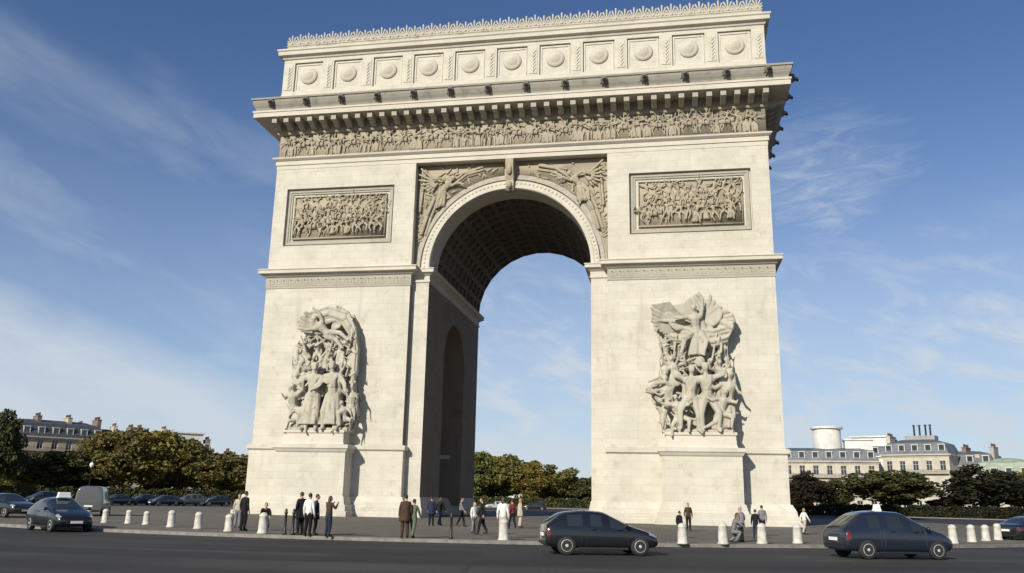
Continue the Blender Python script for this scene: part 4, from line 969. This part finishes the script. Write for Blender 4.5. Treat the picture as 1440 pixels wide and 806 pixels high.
person('person in beige coat farther off under the arch', 731, 742, 1.74, R(120), 'beige', 'beige', 'fair', 'stand', coat=True)
person('person in dull red top left of the beige coat under the arch', 720, 744, 1.66, R(-140), 'red', 'black', 'dark', 'walk')
person('small person in black beside the bollard before the right pedestal', 956, 757, 1.28, R(140), 'black', 'black', 'dark', 'stand')
person('person in a brown jacket standing against the right pedestal', 968.5, 747, 1.68, R(20), 'brown', 'black', 'dark', 'stand')
person('person in lilac coat standing before the shadow of the right pedestal', 1043, 762, 1.55, R(-130), 'lilac', 'grey', 'grey', 'pocket', coat=True)
person('person in grey jacket crouching next to the lilac coat', 1031, 763, 1.68, R(100), 'grey', 'grey', 'brown', 'crouch')
person('dark haired person in black left of the pair behind a right bollard', 1063.5, 758, 1.42, R(170), 'black', 'navy', 'dark', 'stand')
person('dark haired person in grey right of the pair behind a right bollard', 1073, 754, 1.62, R(-170), 'grey', 'black', 'dark', 'stand')
person('pale clothed person standing beyond the outer corner of the right pier', 1132, 752, 1.50, R(120), 'white', 'beige', 'fair', 'walk')
person('person in navy coat far inside the passage by the left jamb', 606, 739.5, 1.74, R(-170), 'navy', 'black', 'dark', 'stand', coat=True)
person('person in black far inside the passage beside the navy coat', 618, 739, 1.70, R(150), 'black', 'jean', 'brown', 'walk')
person('person in grey walking far inside the passage', 648, 741, 1.72, R(90), 'grey', 'black', 'dark', 'walk')

# ------------------------------------------------------------------ trees
BARK = mat('bark', (.055, .045, .035), .9, var=.3, vscale=3, bump=.5)
def leafmat(name, a, b_):
    mm = bpy.data.materials.new(name); mm.use_nodes = True; q = NT(mm.node_tree)
    o = q.n('ShaderNodeOutputMaterial'); b0 = q.n('ShaderNodeBsdfPrincipled', i={'Roughness': .65, 'Specular IOR Level': .2}); tr = q.n('ShaderNodeBsdfTranslucent')
    ob = q.n('ShaderNodeTexCoord').outputs['Object']; f = q.ramp(q.noise(ob, .55, 3, .6), .35, .68); c = q.mix(f, (*a, 1), (*b_, 1))
    c = q.mix(q.ramp(q.noise(ob, 3.0, 2, .6), .5, .75, 0, .6), c, tuple(x*.45 for x in a)+(1,))
    q.put(b0.inputs['Base Color'], c); q.put(tr.inputs['Color'], c)
    q.t.links.new(q.n('ShaderNodeMixShader', i={0: .25, 1: b0.outputs[0], 2: tr.outputs[0]}).outputs[0], o.inputs[0]); return mm
LEAF = {'olive': leafmat('olive_leaves', (.125, .118, .034), (.20, .178, .052)), 'brown': leafmat('brown_leaves', (.135, .115, .036), (.205, .172, .054)), 'dark': leafmat('dark_green_leaves', (.062, .068, .026), (.11, .112, .042)),
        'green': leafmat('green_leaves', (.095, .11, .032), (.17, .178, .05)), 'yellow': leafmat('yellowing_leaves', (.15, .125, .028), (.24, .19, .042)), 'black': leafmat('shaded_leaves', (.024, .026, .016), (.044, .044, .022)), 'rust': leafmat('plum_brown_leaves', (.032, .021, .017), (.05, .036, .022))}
def tree_meshes(seed, h, w_, nl, trunk_h=.10):
    r = random.Random(seed); tm = MB(); tips = []
    th = h*trunk_h; tm.cap((0, 0, -.1), (r.uniform(-.1, .1), 0, th+1), .3, .22, 8)
    for k in range(9):
        a = 2*math.pi*k/9+r.uniform(-.3, .3); rr = w_*.5*r.uniform(.35, .75); zz = th+(h-th)*r.uniform(.25, .8)
        p1 = V((rr*.5*math.cos(a), rr*.5*math.sin(a), th+(zz-th)*.55)); p2 = V((rr*math.cos(a), rr*math.sin(a), zz))
        tm.cap((0, 0, th*r.uniform(.75, 1)), p1, .16, .10, 6); tm.cap(p1, p2, .10, .04, 6); tips.append(p2)
    tm.cap((0, 0, th), (0, 0, h*.8), .2, .05, 6)
    # leaf clumps spread through an uneven crown
    cl = []; zc = th+(h-th)*.5; rz = (h-th)*.54
    for k in range(60):
        while True:
            u = V((r.uniform(-1, 1), r.uniform(-1, 1), r.uniform(-1, 1)))
            if .25 < u.length < 1: break
        u = u*(.72+.28*mnoise.noise(u*1.7+V((seed*3.1, 0, 0))))
        cl.append((V((u.x*w_*.5, u.y*w_*.5, zc+u.z*rz*(1 if u.z > 0 else .9))), r.uniform(.09, .17)*w_))
    lm = MB()
    for k in range(nl):
        c_, rad_ = r.choice(cl)
        while True:
            u = V((r.uniform(-1, 1), r.uniform(-1, 1), r.uniform(-1, 1)))
            if u.length < 1: break
        p = c_+V((u.x*rad_, u.y*rad_, u.z*rad_*.8)); s_ = r.uniform(.16, .34)
        a = V((r.gauss(0, 1), r.gauss(0, 1), r.gauss(0, 1))).normalized(); b_ = a.orthogonal().normalized(); b_ = Matrix.Rotation(r.uniform(0, 6.28), 3, a) @ b_; c2 = a.cross(b_)
        lm.add([p-b_*s_, p-c2*s_*.6+a*s_*.2, p+b_*s_, p+c2*s_*.6+a*s_*.2], [(0, 1, 2, 3)])
    hi = sorted(v[2] for v in lm.v)[-60]; wx = sorted(abs(v[0]) for v in lm.v)[-400]; wy = sorted(abs(v[1]) for v in lm.v)[-400]
    lm.v = [(x*w_*.5/wx, y*w_*.5/wy, z*h/hi if z > 0 else .3) for x, y, z in lm.v]
    return tm.mesh('trunk', BARK, True), lm
TM = [tree_meshes(s_, 10.0, 8.5, 8200) for s_ in (1, 2, 3, 4)]
CM = {}
def tree(px, d, toppy, wpx, var, leaf, label, group, kind='plane_tree'):
    p = at(px, 700, d); top = at(px, toppy, d).z; wd = wpx*d/1201
    o = thing(kind, label, 'tree', (p.x, p.y, .1), px*.37, group)
    tmesh, lm = TM[var]
    if (var, leaf) not in CM: CM[(var, leaf)] = lm.mesh('crown', LEAF[leaf], False, False)
    k = (top-.1)/10.0; kx = wd/8.5
    for nm, me in (('trunk', tmesh), ('crown', CM[(var, leaf)])): ob = link(nm, me, o); ob.scale = (kx, kx, k)
GL, GC, GR = 'autumn trees left of the arch', 'autumn trees seen through the arch', 'dark trees right of the arch'
for a in [(-14, 176, 576, 56, 0, 'dark', 'tall dark green tree at the left edge of the frame', GL), (34, 186, 636, 84, 1, 'olive', 'dark olive tree below the buff mansard building at the far left', GL), (84, 184, 634, 86, 2, 'dark', 'dark green tree above the taxi on the left', GL),
          (130, 187, 610, 76, 3, 'brown', 'brown tinted tree behind the street lamp', GL), (172, 183, 602, 84, 0, 'brown', 'tallest brown orange tree left of the arch', GL), (214, 186, 606, 80, 1, 'yellow', 'olive yellow tree right of the tallest brown one', GL),
          (252, 188, 618, 70, 2, 'olive', 'olive tree halfway between the yellow tree and the arch', GL), (290, 186, 637, 70, 3, 'brown', 'low brown tree two trees away from the left pier', GL), (328, 188, 636, 66, 0, 'olive', 'low olive tree second nearest the left pier', GL), (352, 186, 640, 56, 1, 'brown', 'brown tree partly hidden by the left pier', GL),
          (8, 196, 640, 90, 2, 'olive', 'olive tree under the tall dark tree at the left edge', GL), (232, 200, 640, 90, 3, 'dark', 'dark green tree behind the olive yellow one', GL), (110, 200, 650, 80, 1, 'black', 'shaded dark tree between the brown tree and the taxi', GL), (310, 202, 652, 80, 1, 'dark', 'dark low tree behind the two low trees by the left pier', GL)]: tree(*a)
for a in [(672, 204, 636, 56, 1, 'green', 'green tree beside the dark left jamb of the arch', GC), (708, 206, 640, 58, 2, 'olive', 'olive tree second from the left through the arch', GC), (748, 203, 648, 62, 3, 'yellow', 'yellowing tree in the middle of the arch opening', GC), (788, 206, 655, 56, 0, 'olive', 'lower olive tree right of the yellowing one through the arch', GC),
          (822, 205, 672, 46, 1, 'dark', 'small dark tree against the right pier through the arch', GC), (690, 216, 668, 70, 3, 'dark', 'shaded tree behind the green tree through the arch', GC), (770, 218, 676, 80, 2, 'dark', 'shaded tree behind the yellowing tree through the arch', GC)]: tree(*a)
for a in [(1132, 178, 664, 52, 0, 'rust', 'plum brown tree touching the right pier', GR), (1176, 184, 674, 50, 1, 'dark', 'dark green tree in front of the long pale building', GR), (1254, 182, 662, 94, 2, 'dark', 'broad dark green tree above the blue people carrier', GR),
          (1324, 188, 700, 40, 3, 'rust', 'low brown tree in front of the cream house with flues', GR), (1384, 180, 656, 84, 0, 'black', 'broad nearly black tree near the right edge', GR), (1438, 184, 664, 50, 1, 'olive', 'olive tree at the right edge of the frame', GR)]: tree(*a)

def hedge(px0, px1, d, h, leaf, label):
    r = random.Random(int(px0)); a = at(px0, 700, d); b_ = at(px1, 700, d); L = (b_-a).length; o = thing('hedge', label, 'hedge', ((a.x+b_.x)/2, (a.y+b_.y)/2, .1), math.atan2(b_.y-a.y, b_.x-a.x), 'hedges under the trees')
    lm = MB(); tm = MB()
    for k in range(int(L*320)):
        x = r.uniform(-L/2, L/2); hh = h*(.85+.3*mnoise.noise(V((x*.6, px0, 0)))); p = V((x, r.uniform(-.8, .8), r.uniform(.05, hh))); s_ = r.uniform(.18, .32)
        a_ = V((r.gauss(0, 1), r.gauss(0, 1), r.gauss(0, 1))).normalized(); b2 = a_.orthogonal().normalized(); c2 = a_.cross(b2); lm.add([p-b2*s_, p-c2*s_*.6, p+b2*s_, p+c2*s_*.6], [(0, 1, 2, 3)])
    for k in range(int(L*1.2)): x = -L/2+L*(k+.5)/int(L*1.2); tm.cap((x, 0, -.05), (x+r.uniform(-.2, .2), r.uniform(-.2, .2), h*.8), .05, .02, 5)
    lm.build('foliage', LEAF[leaf], o, fix=False); tm.build('stems', BARK, o, True)
hedge(-30, 352, 178, 2.6, 'dark', 'long dark hedge under the autumn trees left of the arch')
hedge(655, 842, 200, 2.4, 'dark', 'dark hedge under the trees seen through the arch')
hedge(1105, 1470, 176, 2.3, 'black', 'long dark hedge behind the blue people carrier under the right trees')

# ------------------------------------------------------------------ buildings beyond the place
ZINC = mat('zinc_roof', (.11, .12, .135), .5, .2, var=.2, vscale=.6); SLATE = mat('slate_roof', (.055, .06, .07), .7, var=.3, vscale=1.2, bump=.2); COPPER = mat('pale_green_copper', (.26, .31, .24), .7, var=.2, vscale=.7)
WPANE = mat('window_pane', (.025, .03, .035), .06, spec=.8); WFR = mat('window_white', (.55, .54, .50), .6); CHIM = mat('chimney_brick', (.17, .135, .115), .9, var=.2, vscale=2); POT = mat('chimney_pot', (.20, .13, .10), .8)
def wallmat(n, c): return mat(n, c, .85, spec=.2, var=.14, vscale=.4, bump=.15, bscale=6)
BW = {'cream': wallmat('cream_facade', (.46, .42, .35)), 'white': wallmat('white_facade', (.60, .59, .55)), 'buff': wallmat('buff_facade', (.40, .34, .26)), 'grey': wallmat('grey_facade', (.30, .29, .27))}
mb = MB(); mb.box(-.62, -.55, -.05, .05, 0, 2.1); mb.box(.55, .62, -.05, .05, 0, 2.1); mb.box(-.55, .55, -.05, .05, 2.02, 2.1); mb.box(-.55, .55, -.05, .05, 0, .07); mb.box(-.03, .03, -.04, .04, .07, 2.02); mb.box(-.55, -.03, -.03, .03, 1.3, 1.35); mb.box(.03, .55, -.03, .03, 1.3, 1.35)
WME = mb.mesh('window', WFR); mb = MB(); mb.box(-.549, .549, .035, .06, .02, 2.08); PME = mb.mesh('pane', WPANE)
mb = MB(); mb.box(-.7, -.55, -.5, .7, 0, 1.7); mb.box(.55, .7, -.5, .7, 0, 1.7); mb.box(-.8, .8, -.6, .8, 1.7, 1.85); mb.box(-.55, .55, -.5, -.4, 0, .12); DME = mb.mesh('dormer', WFR)
mb = MB(); mb.box(-.55, .55, -.42, -.40, .12, 1.7); DPM = mb.mesh('dormer_pane', WPANE)
def building(label, px, d, w_, hc, hm, floors, bays, wall, roof, chim=2, top=None, turn=0.0, dorm=True, name='mansard_building'):
    p = at(px, 700, d); rz = math.atan2(p.y-CY, p.x-CX)-math.pi/2+turn
    dep = 12.0; o = thing(name, label, 'building', (p.x, p.y, .05), rz, 'buildings round the place')
    fh = hc/floors; bw = w_/bays; xs = [-w_/2]; zs = [0.0]
    for k in range(bays): c_ = -w_/2+bw*(k+.5); xs += [c_-.62, c_+.62]
    xs.append(w_/2)
    for k in range(floors): z0 = fh*k+fh*.22; zs += [z0, z0+2.1]
    zs.append(hc); mb = MB(); nx = len(xs)
    vs = [(x, 0, z) for z in zs for x in xs]; fs = []
    for r in range(len(zs)-1):
        for c_ in range(nx-1):
            a, b_, c2, d_ = r*nx+c_, r*nx+c_+1, (r+1)*nx+c_+1, (r+1)*nx+c_
            if r % 2 == 1 and c_ % 2 == 1:
                n0 = len(vs); vs += [(vs[i][0], .3, vs[i][2]) for i in (a, b_, c2, d_)]; q4 = (a, b_, c2, d_)
                for i in range(4): fs.append((q4[i], q4[(i+1) % 4], n0+(i+1) % 4, n0+i))
            else: fs.append((a, b_, c2, d_))
    n0 = len(vs); vs += [(-w_/2, dep, 0), (w_/2, dep, 0), (w_/2, dep, hc), (-w_/2, dep, hc), (-w_/2, 0, 0), (w_/2, 0, 0), (w_/2, 0, hc), (-w_/2, 0, hc)]
    fs += [(n0+1, n0, n0+3, n0+2), (n0+4, n0+7, n0+3, n0), (n0+5, n0+1, n0+2, n0+6), (n0+7, n0+6, n0+2, n0+3)]
    mb.add(vs, fs); mb.build('wall', BW[wall], o, fix=False)
    mb = MB(); mb.box(-w_/2-.02, w_/2+.02, -.12, -.001, fh-.25, fh+.05)
    for k in range(2, floors): mb.box(-w_/2-.02, w_/2+.02, -.08, -.001, fh*k-.12, fh*k+.06)
    mb.ring(-w_/2, w_/2, 0, dep, [(.002, hc-.5), (.15, hc-.45), (.2, hc-.2), (.55, hc-.1), (.55, hc+.15), (.1, hc+.2)]); mb.build('cornice', BW[wall], o)
    for k in range(floors):
        for j in range(bays):
            wo = link('window', WME, o); wo.location = (-w_/2+bw*(j+.5), .2, fh*k+fh*.22); link('pane', PME, wo)
    if k >= 1:
        mb = MB(); mb.box(-w_/2+.3, w_/2-.3, -.55, -.121, fh*(floors-1)+.1, fh*(floors-1)+.22)
        x = -w_/2+.35
        while x < w_/2-.3: mb.box(x, x+.03, -.53, -.50, fh*(floors-1)+.22, fh*(floors-1)+1.1); x += .22
        mb.box(-w_/2+.3, w_/2-.3, -.54, -.49, fh*(floors-1)+1.1, fh*(floors-1)+1.15); mb.build('balcony', DKM, o)
    mb = MB(); ins = min(hm*.36, 2.6); mb.ring(-w_/2, w_/2, 0, dep, [(.05, hc+.16), (-ins*.8, hc+hm*.78), (-ins, hc+hm*.8), (-ins-2.2, hc+hm), (-min(5.8, w_/2-.3), hc+hm+.25)])
    rf = mb.build('roof', roof, o)
    if dorm:
        for j in range(bays):
            do = link('dormer', DME, rf); do.location = (-w_/2+bw*(j+.5), .75, hc+.5); link('dormer_pane', DPM, o).location = do.location
    for j in range(chim):
        x = -w_/2+.8+(w_-1.6)*j/max(1, chim-1); mb = MB(); mb.box(x-.45, x+.45, 2.5, 6.5, hc+hm*.3, hc+hm+.8); mb.box(x-.52, x+.52, 2.42, 6.58, hc+hm+.8, hc+hm+1.0); mb.build('chimney', CHIM if j % 2 else BW[wall], rf)
        for k in range(5): mb = MB(); mb.lathe([(.16, 0), (.13, .6), (.16, .62), (.15, .7)], 10, (x, 2.9+.8*k, hc+hm+1.0)); mb.build('chimney_pot', POT, rf, True)
    if top == 'drum':
        mb = MB(); mb.lathe([(3.2, hc+hm-.4), (3.2, hc+hm+4.6), (3.7, hc+hm+4.7), (3.7, hc+hm+5.1), (3.1, hc+hm+5.3), (.1, hc+hm+5.7)], 32, (1.6, 6, 0)); mb.build('rooftop_drum', BW['white'], o)
        mb = MB(); mb.box(5.4, 11.4, 3.5, 9, hc+hm-.4, hc+hm+1.9); mb.box(5.2, 11.7, 3.2, 9.3, hc+hm+1.9, hc+hm+2.3); mb.build('penthouse', BW['white'], o)
    if top == 'masts':
        for k, x in enumerate((-1.2, 0, 1.3, 2.3)): mb = MB(); mb.lathe([(.22, hc+hm), (.2, hc+hm+3.2), (.32, hc+hm+3.3), (.3, hc+hm+3.6)], 10, (x, 6, 0)); mb.build('flue', SLATE, rf, True)
        mb = MB(); mb.box(-3, 3.4, 4.5, 8, hc+hm-.3, hc+hm+1.0); mb.build('plant_room', BW['grey'], o)
    if top == 'pent':
        mb = MB(); mb.box(-w_/2+2, w_/2-2, 3.5, 10, hc+hm-.6, hc+hm+2.2); mb.box(-w_/2+1.6, w_/2-1.6, 3.1, 10.4, hc+hm+2.2, hc+hm+2.55); mb.build('penthouse', BW['white'], o)
    return o
building('long buff building with a dark mansard roof and chimneys behind the far left trees', 66, 222, 21, 13.2, 4.0, 4, 7, 'buff', SLATE, 4)
building('darker roofed house behind the brown trees left of the arch', 142, 226, 13, 12.2, 3.8, 4, 4, 'buff', SLATE, 2)
building('house with white and dark chimney stacks above the olive yellow tree', 190, 224, 13, 12.4, 3.4, 4, 4, 'cream', ZINC, 3)
building('grey flat topped building behind the olive tree left of the arch', 257, 226, 12, 11.2, 2.6, 4, 4, 'grey', ZINC, 2, 'pent')
building('low zinc roofed building next to the left pier', 318, 228, 16, 8.6, 2.6, 3, 5, 'grey', ZINC, 3)
building('white building glimpsed beside the dark left jamb through the arch', 678, 240, 9, 11.0, 2.6, 4, 3, 'white', ZINC, 0)
building('white fronted house above the yellowing tree through the arch', 740, 240, 8, 9.6, 2.2, 3, 3, 'white', ZINC, 0)
building('small pale house low in the right of the arch opening', 805, 242, 10, 5.6, 2.0, 2, 3, 'cream', ZINC, 0)
building('long pale building with a white rooftop drum right of the arch', 1160, 214, 24, 11.6, 3.2, 3, 8, 'cream', ZINC, 0, 'drum', .25)
building('white building with a flat penthouse behind the long pale one', 1226, 232, 13, 13.6, 2.8, 3, 4, 'white', ZINC, 2, 'pent')
building('cream house with roof flues and plant room above the low brown tree', 1292, 216, 14, 13.2, 3.6, 3, 5, 'cream', ZINC, 1, 'masts')
building('dark roofed house behind the nearly black tree', 1358, 222, 13, 11.0, 3.4, 3, 4, 'grey', ZINC, 3)
building('pale green copper roofed pavilion at the right edge', 1412, 218, 12, 8.2, 4.4, 2, 4, 'cream', COPPER, 1)
